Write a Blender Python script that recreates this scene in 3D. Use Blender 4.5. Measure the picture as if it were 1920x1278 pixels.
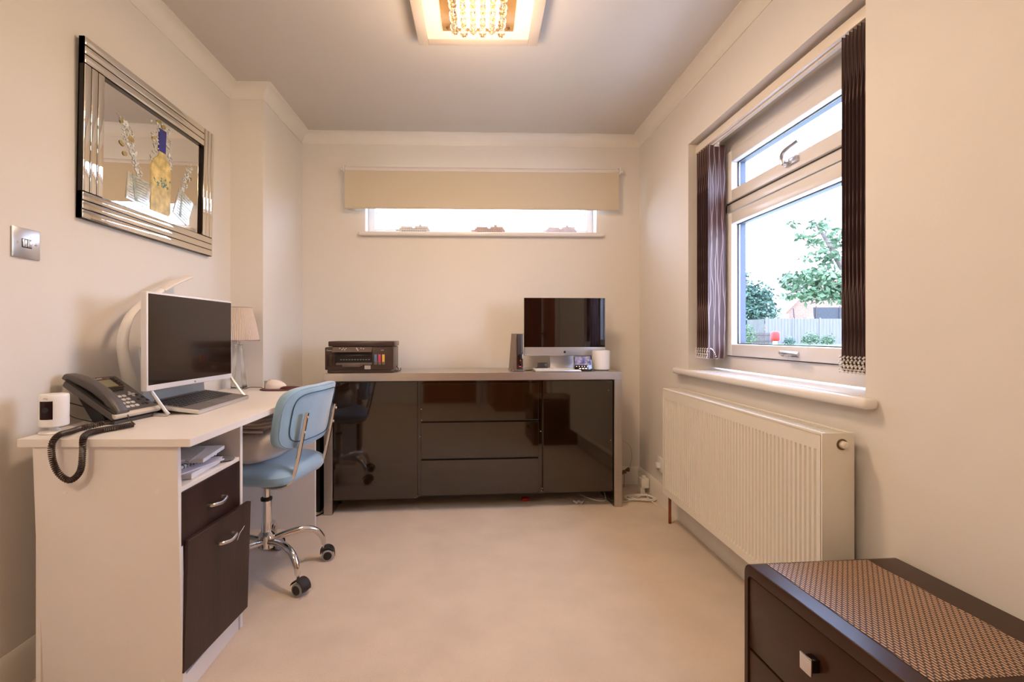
import bpy, bmesh, math, random
from mathutils import Vector, Matrix, Euler
for o in list(bpy.data.objects): bpy.data.objects.remove(o)
S = bpy.context.scene
C = S.collection
PI = math.pi
R = math.radians
# ------------------------------------------------------------------ camera
cam = bpy.data.cameras.new('camera'); camo = bpy.data.objects.new('camera', cam); C.objects.link(camo)
cam.sensor_width = 36; cam.lens = 900/1920*36; cam.shift_x = (960-911)/1920; cam.shift_y = -(639-627)/1920
cam.clip_start = 0.02; cam.clip_end = 400
camo.location = (0, 0, 1.035); camo.rotation_euler = (R(90), 0, R(-1.72))
S.camera = camo
S.view_settings.view_transform = 'Standard'; S.view_settings.look = 'None'
S.view_settings.gamma = 1; S.view_settings.use_curve_mapping = False
S.view_settings.exposure = 0.35
# ------------------------------------------------------------------ world: bright hazy sky
W = bpy.data.worlds.new('world'); S.world = W; W.use_nodes = True
wn = W.node_tree; wn.nodes.clear()
wo = wn.nodes.new('ShaderNodeOutputWorld'); bg = wn.nodes.new('ShaderNodeBackground')
tc = wn.nodes.new('ShaderNodeTexCoord'); nz = wn.nodes.new('ShaderNodeTexNoise'); cr = wn.nodes.new('ShaderNodeValToRGB')
nz.inputs['Scale'].default_value = 3.2; nz.inputs['Detail'].default_value = 5
wn.links.new(tc.outputs['Generated'], nz.inputs['Vector']); wn.links.new(nz.outputs['Fac'], cr.inputs['Fac'])
cr.color_ramp.elements[0].position = 0.38; cr.color_ramp.elements[0].color = (0.42, 0.58, 1.0, 1)
cr.color_ramp.elements[1].position = 0.56; cr.color_ramp.elements[1].color = (0.70, 0.79, 1.0, 1)
wn.links.new(cr.outputs['Color'], bg.inputs['Color']); wn.links.new(bg.outputs['Background'], wo.inputs['Surface'])
bg.inputs['Strength'].default_value = 10.0
# ------------------------------------------------------------------ large lights
def light(name, kind, loc, energy, color, size=0.1, rot=(0, 0, 0), size_y=None, portal=False):
    l = bpy.data.lights.new(name, kind); l.energy = energy; l.color = color
    if kind == 'AREA':
        l.size = size
        if size_y: l.shape = 'RECTANGLE'; l.size_y = size_y
        if portal: l.cycles.is_portal = True
    else: l.shadow_soft_size = size
    o = bpy.data.objects.new(name, l); C.objects.link(o); o.location = loc; o.rotation_euler = rot
    return o
light('portal_side', 'AREA', (1.40, 1.97, 1.45), 1, (1, 1, 1), 1.2, (0, R(90), 0), 1.2, True)
light('portal_back', 'AREA', (0.07, 3.50, 1.92), 1, (1, 1, 1), 1.6, (R(-90), 0, 0), 0.42, True)
# warm bulbs of the ceiling fitting, plus an added unseen fill lamp behind the camera
light('fitting_bulbs', 'AREA', (0.026, 1.925, 2.283), 11, (1.0, 0.69, 0.45), 0.24)
light('fitting_glow', 'POINT', (0.026, 1.925, 2.10), 8.0, (1.0, 0.72, 0.46), 0.10)
light('rear_fill', 'POINT', (-0.80, -0.50, 2.20), 30, (1.0, 0.80, 0.58), 0.16)

# ------------------------------------------------------------------ materials
MATS = {}
def mat(name, col, rough=0.5, metal=0.0, var=0.0, vscale=8, bump=0.0, bscale=60, coat=0.0, trans=0.0, ior=1.45, emit=None, spec=None, alpha=None, sheen=0.0, stretch=None):
    if name in MATS: return MATS[name]
    m = bpy.data.materials.new(name); m.use_nodes = True; nt = m.node_tree; b = nt.nodes['Principled BSDF']
    b.inputs['Base Color'].default_value = (*col, 1); b.inputs['Roughness'].default_value = rough; b.inputs['Metallic'].default_value = metal
    b.inputs['Coat Weight'].default_value = coat; b.inputs['Coat Roughness'].default_value = 0.03
    b.inputs['Transmission Weight'].default_value = trans; b.inputs['IOR'].default_value = ior
    if spec is not None: b.inputs['Specular IOR Level'].default_value = spec
    if alpha is not None: b.inputs['Alpha'].default_value = alpha
    if sheen: b.inputs['Sheen Weight'].default_value = sheen
    if emit: b.inputs['Emission Color'].default_value = (*emit[0], 1); b.inputs['Emission Strength'].default_value = emit[1]
    if var or bump:
        t = nt.nodes.new('ShaderNodeTexCoord'); mp = nt.nodes.new('ShaderNodeMapping'); nt.links.new(t.outputs['Object'], mp.inputs['Vector'])
        if stretch: mp.inputs['Scale'].default_value = stretch
    if var:
        n = nt.nodes.new('ShaderNodeTexNoise'); n.inputs['Scale'].default_value = vscale; n.inputs['Detail'].default_value = 4
        nt.links.new(mp.outputs['Vector'], n.inputs['Vector'])
        r = nt.nodes.new('ShaderNodeValToRGB'); nt.links.new(n.outputs['Fac'], r.inputs['Fac'])
        r.color_ramp.elements[0].position = 0.3; r.color_ramp.elements[1].position = 0.7
        r.color_ramp.elements[0].color = (*[max(0, c*(1-var)) for c in col], 1); r.color_ramp.elements[1].color = (*[min(1, c*(1+var)) for c in col], 1)
        nt.links.new(r.outputs['Color'], b.inputs['Base Color'])
    if bump:
        n2 = nt.nodes.new('ShaderNodeTexNoise'); n2.inputs['Scale'].default_value = bscale; n2.inputs['Detail'].default_value = 3
        nt.links.new(mp.outputs['Vector'], n2.inputs['Vector'])
        bp = nt.nodes.new('ShaderNodeBump'); bp.inputs['Strength'].default_value = bump; bp.inputs['Distance'].default_value = 0.01
        nt.links.new(n2.outputs['Fac'], bp.inputs['Height']); nt.links.new(bp.outputs['Normal'], b.inputs['Normal'])
    MATS[name] = m; return m
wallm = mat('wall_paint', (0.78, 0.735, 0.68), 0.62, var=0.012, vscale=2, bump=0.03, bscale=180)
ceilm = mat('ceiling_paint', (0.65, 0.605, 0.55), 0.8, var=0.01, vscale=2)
trimm = mat('gloss_trim_paint', (0.80, 0.755, 0.685), 0.4, var=0.01)
carpet = mat('cream_carpet', (0.74, 0.60, 0.475), 0.95, var=0.06, vscale=5, bump=0.55, bscale=420, sheen=0.2)
upvc = mat('white_upvc', (0.82, 0.80, 0.80), 0.28, var=0.008)
gasket = mat('window_gasket', (0.03, 0.03, 0.035), 0.5, var=0.05)
sillm = mat('sill_gloss_white', (0.84, 0.81, 0.78), 0.22, var=0.01)
glass = mat('window_glass', (1, 1, 1), 0.0, trans=1.0, ior=1.02)
chrome = mat('polished_chrome', (0.72, 0.71, 0.71), 0.07, 1.0, var=0.03)
satin = mat('satin_metal', (0.62, 0.61, 0.62), 0.28, 1.0, var=0.04, vscale=30)
brushed = mat('brushed_steel', (0.60, 0.56, 0.53), 0.33, 1.0, var=0.06, vscale=40, stretch=(0.2, 4, 4))
blackgloss = mat('black_gloss_lacquer', (0.012, 0.005, 0.002), 0.05, ior=1.62, coat=0.7, var=0.2, vscale=3)
blackmat = mat('matt_black', (0.012, 0.011, 0.012), 0.5, var=0.1)
white_lam = mat('white_melamine', (0.80, 0.755, 0.72), 0.36, var=0.01, bump=0.02, bscale=150)
wenge = mat('dark_wenge_board', (0.028, 0.011, 0.010), 0.38, var=0.35, vscale=14, bump=0.06, bscale=90, stretch=(1, 1, 0.12))
wengeblk = mat('dark_chocolate_lacquer', (0.042, 0.016, 0.007), 0.30, var=0.12, vscale=6, spec=0.35)
mirror = mat('mirror_glass', (0.86, 0.84, 0.80), 0.015, 1.0, var=0.005)
blackedge = mat('black_frame_edge', (0.008, 0.004, 0.004), 0.2, var=0.1)
white_pl = mat('white_plastic', (0.82, 0.80, 0.79), 0.32, var=0.01)
dark_pl = mat('charcoal_plastic', (0.045, 0.038, 0.036), 0.38, var=0.08, bump=0.03, bscale=300)
phone_pl = mat('phone_grey_plastic', (0.085, 0.075, 0.072), 0.36, var=0.06)
blue_vel = mat('blue_velvet', (0.27, 0.43, 0.58), 0.75, var=0.10, vscale=7, bump=0.08, bscale=60, sheen=0.6)
blue_seam = mat('dark_blue_piping', (0.035, 0.10, 0.15), 0.8, var=0.1)
rubber = mat('dark_rubber', (0.02, 0.014, 0.016), 0.55, var=0.1)
greyring = mat('grey_tyre', (0.33, 0.32, 0.33), 0.5, var=0.05)
screen = mat('dark_screen', (0.016, 0.008, 0.005), 0.13, coat=0.3, var=0.1)
gscreen = mat('glossy_screen', (0.008, 0.003, 0.003), 0.02, coat=1.0, var=0.1)
alu = mat('silver_aluminium', (0.66, 0.66, 0.68), 0.32, 0.75, var=0.02)
radm = mat('radiator_enamel', (0.80, 0.75, 0.655), 0.34, var=0.008)
copper = mat('copper_pipe', (0.30, 0.09, 0.05), 0.4, 0.8, var=0.15)
paperm = mat('white_paper', (0.80, 0.79, 0.82), 0.8, var=0.03, vscale=30)
greycard = mat('grey_card', (0.36, 0.32, 0.30), 0.7, var=0.1, vscale=20)
whitecable = mat('white_cable', (0.76, 0.72, 0.66), 0.45, var=0.02)
cordm = mat('black_coil_cord', (0.035, 0.02, 0.018), 0.35, var=0.1)
slate = mat('slate_blue_outer_frame', (.07, .09, .14), .4, var=.05)
greyline = mat('pale_grey_line', (.32, .32, .33), .5, var=.02)
cloudglass = mat('clear_lamp_glass', (0.86, 0.89, 0.92), 0.03, trans=0.92, ior=1.35)

def wood_or(name, fn):
    m = bpy.data.materials.new(name); m.use_nodes = True; fn(m.node_tree, m.node_tree.nodes['Principled BSDF']); MATS[name] = m; return m
def N(nt, k, **kw):
    n = nt.nodes.new(k)
    for a, v in kw.items(): setattr(n, a, v)
    return n
def _inlay(nt, b):
    t = N(nt, 'ShaderNodeTexCoord'); mp = N(nt, 'ShaderNodeMapping'); mp.inputs['Rotation'].default_value = (0, 0, R(87))
    nt.links.new(t.outputs['Object'], mp.inputs['Vector'])
    br = N(nt, 'ShaderNodeTexBrick'); nt.links.new(mp.outputs['Vector'], br.inputs['Vector'])
    br.inputs['Scale'].default_value = 1; br.inputs['Brick Width'].default_value = 0.0144; br.inputs['Row Height'].default_value = 0.0072
    br.inputs['Mortar Size'].default_value = 0.0023; br.inputs['Mortar Smooth'].default_value = 0.4; br.offset = 0.5
    br.inputs['Color1'].default_value = (0.66, 0.44, 0.27, 1); br.inputs['Color2'].default_value = (0.58, 0.38, 0.24, 1); br.inputs['Mortar'].default_value = (0.04, 0.015, 0.010, 1)
    nt.links.new(br.outputs['Color'], b.inputs['Base Color']); b.inputs['Roughness'].default_value = 0.42
inlay = wood_or('woven_houndstooth_inlay', _inlay)
def _blindfab(nt, b):
    t = N(nt, 'ShaderNodeTexCoord')
    def lines(rot, off):
        mp = N(nt, 'ShaderNodeMapping'); mp.inputs['Scale'].default_value = (1, 1, 0.24); mp.inputs['Location'].default_value = (off, 0, off); mp.inputs['Rotation'].default_value = (0, rot, 0)
        nt.links.new(t.outputs['Object'], mp.inputs['Vector'])
        w = N(nt, 'ShaderNodeTexWave', wave_type='BANDS', bands_direction='X'); w.inputs['Scale'].default_value = 12; w.inputs['Distortion'].default_value = 2.6; w.inputs['Detail'].default_value = 1; w.inputs['Detail Scale'].default_value = 2.2
        nt.links.new(mp.outputs['Vector'], w.inputs['Vector'])
        r = N(nt, 'ShaderNodeValToRGB'); r.color_ramp.elements[0].position = 0.94; r.color_ramp.elements[1].position = 0.985
        nt.links.new(w.outputs['Fac'], r.inputs['Fac']); return r.outputs['Color']
    mx = N(nt, 'ShaderNodeMath', operation='MAXIMUM'); nt.links.new(lines(0.10, 0.0), mx.inputs[0]); nt.links.new(lines(-0.12, 0.37), mx.inputs[1])
    mc = N(nt, 'ShaderNodeMixRGB'); nt.links.new(mx.outputs[0], mc.inputs['Fac']); mc.inputs['Color1'].default_value = (0.055, 0.018, 0.018, 1); mc.inputs['Color2'].default_value = (0.30, 0.20, 0.19, 1)
    nt.links.new(mc.outputs['Color'], b.inputs['Base Color']); b.inputs['Roughness'].default_value = 0.5; b.inputs['Sheen Weight'].default_value = 0.25
blindfab = wood_or('brown_twig_blind_fabric', _blindfab)
def _stripe(nt, b):
    t = N(nt, 'ShaderNodeTexCoord'); w = N(nt, 'ShaderNodeTexWave', wave_type='BANDS', bands_direction='Z'); w.inputs['Scale'].default_value = 22; w.inputs['Distortion'].default_value = 1.5
    nt.links.new(t.outputs['Object'], w.inputs['Vector']); r = N(nt, 'ShaderNodeValToRGB'); nt.links.new(w.outputs['Fac'], r.inputs['Fac'])
    r.color_ramp.elements[0].color = (0.42, 0.31, 0.28, 1); r.color_ramp.elements[1].color = (0.68, 0.58, 0.53, 1)
    nt.links.new(r.outputs['Color'], b.inputs['Base Color']); b.inputs['Roughness'].default_value = 0.9
ribknit = wood_or('beige_ribbed_knit', _stripe)
def _brick(nt, b):
    t = N(nt, 'ShaderNodeTexCoord'); mp = N(nt, 'ShaderNodeMapping'); mp.inputs['Rotation'].default_value = (R(90), 0, 0); nt.links.new(t.outputs['Object'], mp.inputs['Vector'])
    br = N(nt, 'ShaderNodeTexBrick'); nt.links.new(mp.outputs['Vector'], br.inputs['Vector']); br.inputs['Scale'].default_value = 1; br.inputs['Brick Width'].default_value = 0.45; br.inputs['Row Height'].default_value = 0.15; br.inputs['Mortar Size'].default_value = 0.02
    br.inputs['Color1'].default_value = (0.27, 0.14, 0.10, 1); br.inputs['Color2'].default_value = (0.31, 0.17, 0.125, 1); br.inputs['Mortar'].default_value = (0.28, 0.21, 0.18, 1)
    nt.links.new(br.outputs['Color'], b.inputs['Base Color']); b.inputs['Roughness'].default_value = 0.9
brickm = wood_or('pink_house_brick', _brick)

# ------------------------------------------------------------------ mesh helpers
def I(): return Matrix.Identity(4)
def T(x, y, z): return Matrix.Translation((x, y, z))
def RX(a): return Matrix.Rotation(a, 4, 'X')
def RY(a): return Matrix.Rotation(a, 4, 'Y')
def RZ(a): return Matrix.Rotation(a, 4, 'Z')
def new(): return bmesh.new()
def merge(bm, t, M=None):
    if M is not None: bmesh.ops.transform(t, matrix=M, verts=t.verts)
    me = bpy.data.meshes.new('tmp'); t.to_mesh(me); t.free(); bm.from_mesh(me); bpy.data.meshes.remove(me); return bm
def box(bm, x0, x1, y0, y1, z0, z1, bev=0.0, seg=2, M=None):
    t = bmesh.new(); bmesh.ops.create_cube(t, size=1)
    bmesh.ops.transform(t, matrix=T((x0+x1)/2, (y0+y1)/2, (z0+z1)/2) @ Matrix.Diagonal((abs(x1-x0), abs(y1-y0), abs(z1-z0), 1)), verts=t.verts)
    if bev: bmesh.ops.bevel(t, geom=list(t.edges), offset=bev, segments=seg, profile=0.5, affect='EDGES')
    return merge(bm, t, M)
def lathe(bm, prof, n=32, M=None, cap=True):
    t = bmesh.new(); rings = []
    for r, z in prof: rings.append([t.verts.new((r*math.cos(2*PI*i/n), r*math.sin(2*PI*i/n), z)) for i in range(n)])
    for a, b in zip(rings, rings[1:]):
        for i in range(n): t.faces.new((a[i], a[(i+1) % n], b[(i+1) % n], b[i]))
    if cap:
        t.faces.new(rings[0][::-1]); t.faces.new(rings[-1])
    return merge(bm, t, M)
def cyl(bm, p0, p1, r0, r1=None, n=20):
    p0, p1 = Vector(p0), Vector(p1); r1 = r0 if r1 is None else r1; d = p1-p0
    q = Vector((0, 0, 1)).rotation_difference(d).to_matrix().to_4x4()
    return lathe(bm, [(r0, 0), (r1, d.length)], n, Matrix.Translation(p0) @ q)
def catmull(pts, k=8):
    pts = [Vector(p) for p in pts]; P = [pts[0]*2-pts[1]] + pts + [pts[-1]*2-pts[-2]]; out = []
    for i in range(1, len(P)-2):
        for j in range(k):
            t = j/k; a, b, c, d = P[i-1:i+3]
            out.append(0.5*((2*b)+(-a+c)*t+(2*a-5*b+4*c-d)*t*t+(-a+3*b-3*c+d)*t**3))
    out.append(pts[-1]); return out
def tube(bm, pts, r, n=10, smooth=0, flat=None, M=None):
    """sweep a circle (or a flattened section flat=(w,h)) along pts; r may be a list"""
    P = catmull(pts, smooth) if smooth else [Vector(p) for p in pts]
    m = len(P); t = bmesh.new(); rings = []; nrm = None
    for i, p in enumerate(P):
        d = (P[min(i+1, m-1)]-P[max(i-1, 0)]).normalized()
        if nrm is None:
            nrm = d.orthogonal().normalized() if abs(d.z) > 0.95 or flat is None else Vector((0, 0, 1)).cross(d).normalized()
        nrm = (nrm-d*nrm.dot(d)).normalized(); bn = d.cross(nrm)
        if isinstance(r, (list, tuple)):
            f = i/(m-1)*(len(r)-1); a = int(min(f, len(r)-2)); rr = r[a]+(r[a+1]-r[a])*(f-a)
        else: rr = r
        ring = []
        for k in range(n):
            a = 2*PI*k/n; ca, sa = math.cos(a), math.sin(a)
            u, v = (rr*ca, rr*sa) if flat is None else (flat[0]*ca*rr, flat[1]*sa*rr)
            ring.append(t.verts.new(p+nrm*u+bn*v))
        rings.append(ring)
    for a, b in zip(rings, rings[1:]):
        for k in range(n): t.faces.new((a[k], a[(k+1) % n], b[(k+1) % n], b[k]))
    t.faces.new(rings[0][::-1]); t.faces.new(rings[-1])
    return merge(bm, t, M)
def sup(bm, a, b, c, e1=0.4, e2=0.4, nu=32, nv=16, fn=None, M=None):
    def cc(w, e): v = math.cos(w); return math.copysign(abs(v)**e, v)
    def ss(w, e): v = math.sin(w); return math.copysign(abs(v)**e, v)
    t = bmesh.new(); rings = []
    for j in range(nv+1):
        h = -PI/2+PI*j/nv; ring = []
        for i in range(nu):
            w = 2*PI*i/nu; p = Vector((a*cc(h, e1)*cc(w, e2), b*cc(h, e1)*ss(w, e2), c*ss(h, e1)))
            ring.append(t.verts.new(fn(p) if fn else p))
        rings.append(ring)
    for r0, r1 in zip(rings, rings[1:]):
        for i in range(nu): t.faces.new((r0[i], r0[(i+1) % nu], r1[(i+1) % nu], r1[i]))
    bmesh.ops.remove_doubles(t, verts=t.verts, dist=1e-6)
    bmesh.ops.dissolve_degenerate(t, dist=1e-7, edges=t.edges)
    return merge(bm, t, M)
def prism(bm, poly, z0, z1, M=None, bev=0):
    t = bmesh.new(); lo = [t.verts.new((x, y, z0)) for x, y in poly]; hi = [t.verts.new((x, y, z1)) for x, y in poly]; n = len(poly)
    t.faces.new(lo[::-1]); t.faces.new(hi)
    for i in range(n): t.faces.new((lo[i], lo[(i+1) % n], hi[(i+1) % n], hi[i]))
    if bev: bmesh.ops.bevel(t, geom=list(t.edges), offset=bev, segments=2, profile=0.5, affect='EDGES')
    return merge(bm, t, M)
def obj(name, bm, m, parent=None, smooth=True, loc=None, rot=None):
    bmesh.ops.recalc_face_normals(bm, faces=bm.faces)
    me = bpy.data.meshes.new(name); bm.to_mesh(me); bm.free()
    for x in (m if isinstance(m, (list, tuple)) else [m]): me.materials.append(x)
    if smooth:
        me.polygons.foreach_set('use_smooth', [True]*len(me.polygons)); me.set_sharp_from_angle(angle=R(32))
    o = bpy.data.objects.new(name, me); C.objects.link(o)
    if parent: o.parent = parent
    if loc: o.location = loc
    if rot: o.rotation_euler = rot
    return o
def tag(o, label=None, cat=None, group=None, kind=None):
    if label: o['label'] = label
    if cat: o['category'] = cat
    if group: o['group'] = group
    if kind: o['kind'] = kind
    return o
def thing(name, label, cat, loc=(0, 0, 0), rz=0, group=None):
    o = bpy.data.objects.new(name, None); o.empty_display_size = 0.1; C.objects.link(o); o.location = loc; o.rotation_euler = (0, 0, rz)
    return tag(o, label, cat, group)
def struct(name, bm, m, smooth=False): return tag(obj(name, bm, m, None, smooth), kind='structure')
def sempty(name):
    o = bpy.data.objects.new(name, None); C.objects.link(o); return tag(o, kind='structure')
def text(name, s, size, m, parent, M, extr=0.0004):
    cu = bpy.data.curves.new('t', 'FONT'); cu.body = s; cu.size = size; cu.extrude = extr; cu.align_x = 'CENTER'; cu.align_y = 'CENTER'
    to = bpy.data.objects.new('t', cu); C.objects.link(to); bpy.context.view_layer.update()
    me = bpy.data.meshes.new_from_object(to); bpy.data.objects.remove(to); me.materials.clear(); me.materials.append(m)
    me.transform(M); me.name = name
    o = bpy.data.objects.new(name, me); C.objects.link(o); o.parent = parent; return o
FRONT = RX(R(90))                 # text / flat art facing -y
RIGHTF = RZ(R(90)) @ RX(R(90))    # facing +x

# ------------------------------------------------------------------ room shell
XL, XR, YB, YF, HC = -1.331, 1.169, 3.305, -1.60, 2.40
XC, YC = -1.152, 2.69
b = new(); box(b, XL-.3, XR+.32, YF-.3, YB+.3, -0.12, 0); struct('floor', b, carpet)
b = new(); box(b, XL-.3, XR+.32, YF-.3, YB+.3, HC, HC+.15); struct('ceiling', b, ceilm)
b = new(); box(b, XL-.25, XL, YF, YB+.25, 0, HC); box(b, XL, XC, YC, YB, 0, HC); struct('wall_left', b, wallm)
WY0, WY1, WZ0, WZ1 = 1.39, 2.555, 0.852, 2.06
b = new()
box(b, XR, XR+.30, YF, WY0, 0, HC); box(b, XR, XR+.30, WY1, YB+.25, 0, HC); box(b, XR, XR+.30, WY0, WY1, 0, WZ0-.03); box(b, XR, XR+.30, WY0, WY1, WZ1, HC)
struct('wall_right', b, wallm)
BX0, BX1, BZ0, BZ1 = -0.725, 0.866, 1.735, 2.09
b = new()
box(b, XL, BX0, YB, YB+.25, 0, HC); box(b, BX1, XR, YB, YB+.25, 0, HC); box(b, BX0, BX1, YB, YB+.25, 0, BZ0-.025); box(b, BX0, BX1, YB, YB+.25, BZ1, HC)
struct('wall_back', b, wallm)
b = new(); box(b, XL-.25, XR+.3, YF-.25, YF, 0, HC); struct('wall_front', b, wallm)
path = [(XL, YF), (XL, YC), (XC, YC), (XC, YB), (XR, YB), (XR, YF)]
sgn = [(1, 1), (1, -1), (1, -1), (1, -1), (-1, -1), (-1, 1)]
def inset(i, d): return (path[i][0]+sgn[i][0]*d, path[i][1]+sgn[i][1]*d)
def sweep(prof, i, j):
    t = new(); A = [t.verts.new((*inset(i, d), z)) for d, z in prof]; B = [t.verts.new((*inset(j, d), z)) for d, z in prof]
    for k in range(len(prof)-1): t.faces.new((A[k], B[k], B[k+1], A[k+1]))
    return t
cov = [(0, HC-.068), (.004, HC-.068), (.005, HC-.062)]
for k in range(9):
    a = k/8*PI/2; cov.append((.062-.057*math.cos(a), HC-.005-.057*(1-math.sin(a))))
cov += [(.067, HC-.004), (.067, HC)]
bb = [(.018, 0), (.018, .085), (.015, .095), (.014, .10), (.010, .112), (.004, .12), (0, .12)]
names = ['left', 'left', 'left', 'back', 'right', 'front']
for k in range(6):
    struct('trim_%d' % (k+1), sweep(cov, k, (k+1) % 6), trimm, True)
for k in range(6):
    struct('baseboard_'+names[k] + ('' if k not in (1, 2) else '_column_front' if k == 1 else '_column_side'), sweep(bb, k, (k+1) % 6), trimm, True)

# door behind the camera, seen only in the glossy fronts and screens
d = sempty('door_1'); oak = mat('stained_oak_door', (0.30, 0.10, 0.03), 0.35, var=0.25, vscale=6, stretch=(4, 4, 0.4))
b = new(); box(b, XR-.03, XR-.002, -.62, .22, .01, 2.02, .004); obj('door_leaf', b, oak, d)
b = new()
for y0, y1 in ((-.69, -.62), (.22, .29)): box(b, XR-.045, XR-.001, y0, y1, 0, 2.1, .004)
box(b, XR-.045, XR-.001, -.69, .29, 2.03, 2.1, .004); obj('door_frame', b, trimm, d)
b = new(); box(b, XR-.055, XR-.03, -.50, -.46, .98, 1.12, .004); tube(b, [(XR-.05, -.48, 1.05), (XR-.08, -.48, 1.05), (XR-.085, -.46, 1.05), (XR-.085, -.36, 1.05)], .008, 10); obj('door_handle', b, chrome, d)
d = sempty('door_2')
b = new(); box(b, -.30, .50, YF+.002, YF+.03, .01, 2.02, .004); obj('door_leaf', b, oak, d)
b = new()
for x0, x1 in ((-.37, -.30), (.50, .57)): box(b, x0, x1, YF+.001, YF+.045, 0, 2.1, .004)
box(b, -.37, .57, YF+.001, YF+.045, 2.03, 2.1, .004); obj('door_frame', b, trimm, d)

wr = thing('wardrobe', 'tall dark oak wardrobe added in the unseen corner behind the viewpoint, only for its brown reflection', 'wardrobe', (.90, -1.15, 0))  # invented piece, fills the computer screen's reflection with brown
b = new(); box(b, -.23, .262, -.42, .42, .0, 2.1, .004); obj('carcass', b, oak, wr)
for y0, y1 in ((-.415, -.003), (.003, .415)):
    b = new(); box(b, -.252, -.231, y0, y1, .08, 2.08, .003); dd = obj('door', b, oak, wr)
    b = new(); tube(b, [(-.252, y0+.36 if y0 < 0 else y0+.05, .95), (-.275, y0+.36 if y0 < 0 else y0+.05, .97), (-.275, y0+.36 if y0 < 0 else y0+.05, 1.11), (-.252, y0+.36 if y0 < 0 else y0+.05, 1.13)], .005, 8); obj('handle', b, chrome, dd)
# ------------------------------------------------------------------ window 1 (right wall)
w1 = sempty('window_1')
FX = 1.313
def ring(bm, y0, y1, z0, z1, w, x0, x1, bev=.004, wb=None, wt=None):
    wb = wb or w; wt = wt or w
    box(bm, x0, x1, y0, y0+w, z0, z1, bev); box(bm, x0, x1, y1-w, y1, z0, z1, bev)
    box(bm, x0, x1, y0+w-.001, y1-w+.001, z0, z0+wb, bev); box(bm, x0, x1, y0+w-.001, y1-w+.001, z1-wt, z1, bev)
b = new(); ring(b, WY0, WY1, WZ0+.005, WZ1, .055, FX, FX+.07, wb=.075, wt=.108); box(b, FX, FX+.07, WY0+.05, WY1-.05, 1.655, 1.70, .004); obj('window_frame', b, upvc, w1)
def sash(name, y0, y1, z0, z1, hy, hz, flip):
    b = new(); ring(b, y0, y1, z0, z1, .058, FX-.016, FX+.045, .006)
    s = obj(name, b, upvc, w1)
    b = new(); ring(b, y0-.004, y1+.004, z0-.004, z1+.004, .008, FX-.004, FX+.004, 0); obj('seal', b, gasket, s)
    b = new(); ring(b, y0+.052, y1-.052, z0+.052, z1-.052, .010, FX+.016, FX+.022, 0); obj('glazing_gasket', b, gasket, s)
    b = new(); ring(b, y0+.05, y1-.05, z0+.05, z1-.05, .009, FX+.031, FX+.058, 0); obj('outer_bead', b, slate, s)
    b = new(); box(b, FX+.024, FX+.030, y0+.05, y1-.05, z0+.05, z1-.05); obj('glass_pane', b, glass, s)
    b = new(); X = FX-.016
    box(b, X-.010, X, hy-.04, hy+.04, hz-.013, hz+.013, .004)
    lathe(b, [(.012, 0), (.011, .016), (.009, .02)], 16, T(X-.01, hy+.02, hz) @ RY(R(-90)))
    if flip: tube(b, [(X-.026, hy+.022, hz-.006), (X-.03, hy+.024, hz+.02), (X-.034, hy+.005, hz+.04), (X-.036, hy-.045, hz+.046), (X-.036, hy-.085, hz+.05)], [.008, .009, .008, .007, .007], 10, 5)
    else: tube(b, [(X-.026, hy+.03, hz), (X-.034, hy+.02, hz+.006), (X-.036, hy-.03, hz+.006), (X-.036, hy-.085, hz+.004)], [.008, .009, .008, .006], 10, 5)
    obj('window_handle', b, satin, s)
sash('top_sash', WY0+.06, 2.418, 1.70, 1.955, 1.90, 1.735, True)
sash('bottom_sash', WY0+.06, 2.418, 0.93, 1.645, 1.90, 0.955, False)
b = new(); box(b, FX, FX+.06, 2.425, WY1-.05, .93, 1.955, .003); obj('frame_infill', b, upvc, w1)
b = new(); box(b, XR-.001, FX+.002, WY0-.0005, WY1+.0005, WZ0-.03, WZ0, 0)
box(b, XR-.045, XR+.002, WY0-.05, WY1+.11, WZ0-.034, WZ0, .014, 4); obj('window_sill', b, sillm, w1)
# ------------------------------------------------------------------ window 2 (slit in back wall)
w2 = sempty('window_2')
b = new()
def ringy(bm, x0, x1, z0, z1, w, y0, y1, bev=.004):
    box(bm, x0, x0+w, y0, y1, z0, z1, bev); box(bm, x1-w, x1, y0, y1, z0, z1, bev)
    box(bm, x0+w, x1-w, y0, y1, z0, z0+w, bev); box(bm, x0+w, x1-w, y0, y1, z1-w, z1, bev)
ringy(b, BX0, BX1, BZ0, BZ1, .045, YB+.10, YB+.16); obj('window_frame', b, upvc, w2)
b = new(); box(b, BX0+.04, BX1-.04, YB+.128, YB+.134, BZ0+.04, BZ1-.04); obj('glass_pane', b, glass, w2)
b = new(); box(b, BX0+.045, BX1-.045, YB+.118, YB+.128, 1.893, 1.897); obj('glazing_line', b, greyline, w2)
b = new(); box(b, BX0, BX1, YB-.001, YB+.101, BZ0-.025, BZ0, 0); box(b, BX0-.04, BX1+.045, YB-.04, YB+.002, BZ0-.028, BZ0, .010, 4); obj('window_sill', b, sillm, w2)

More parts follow.
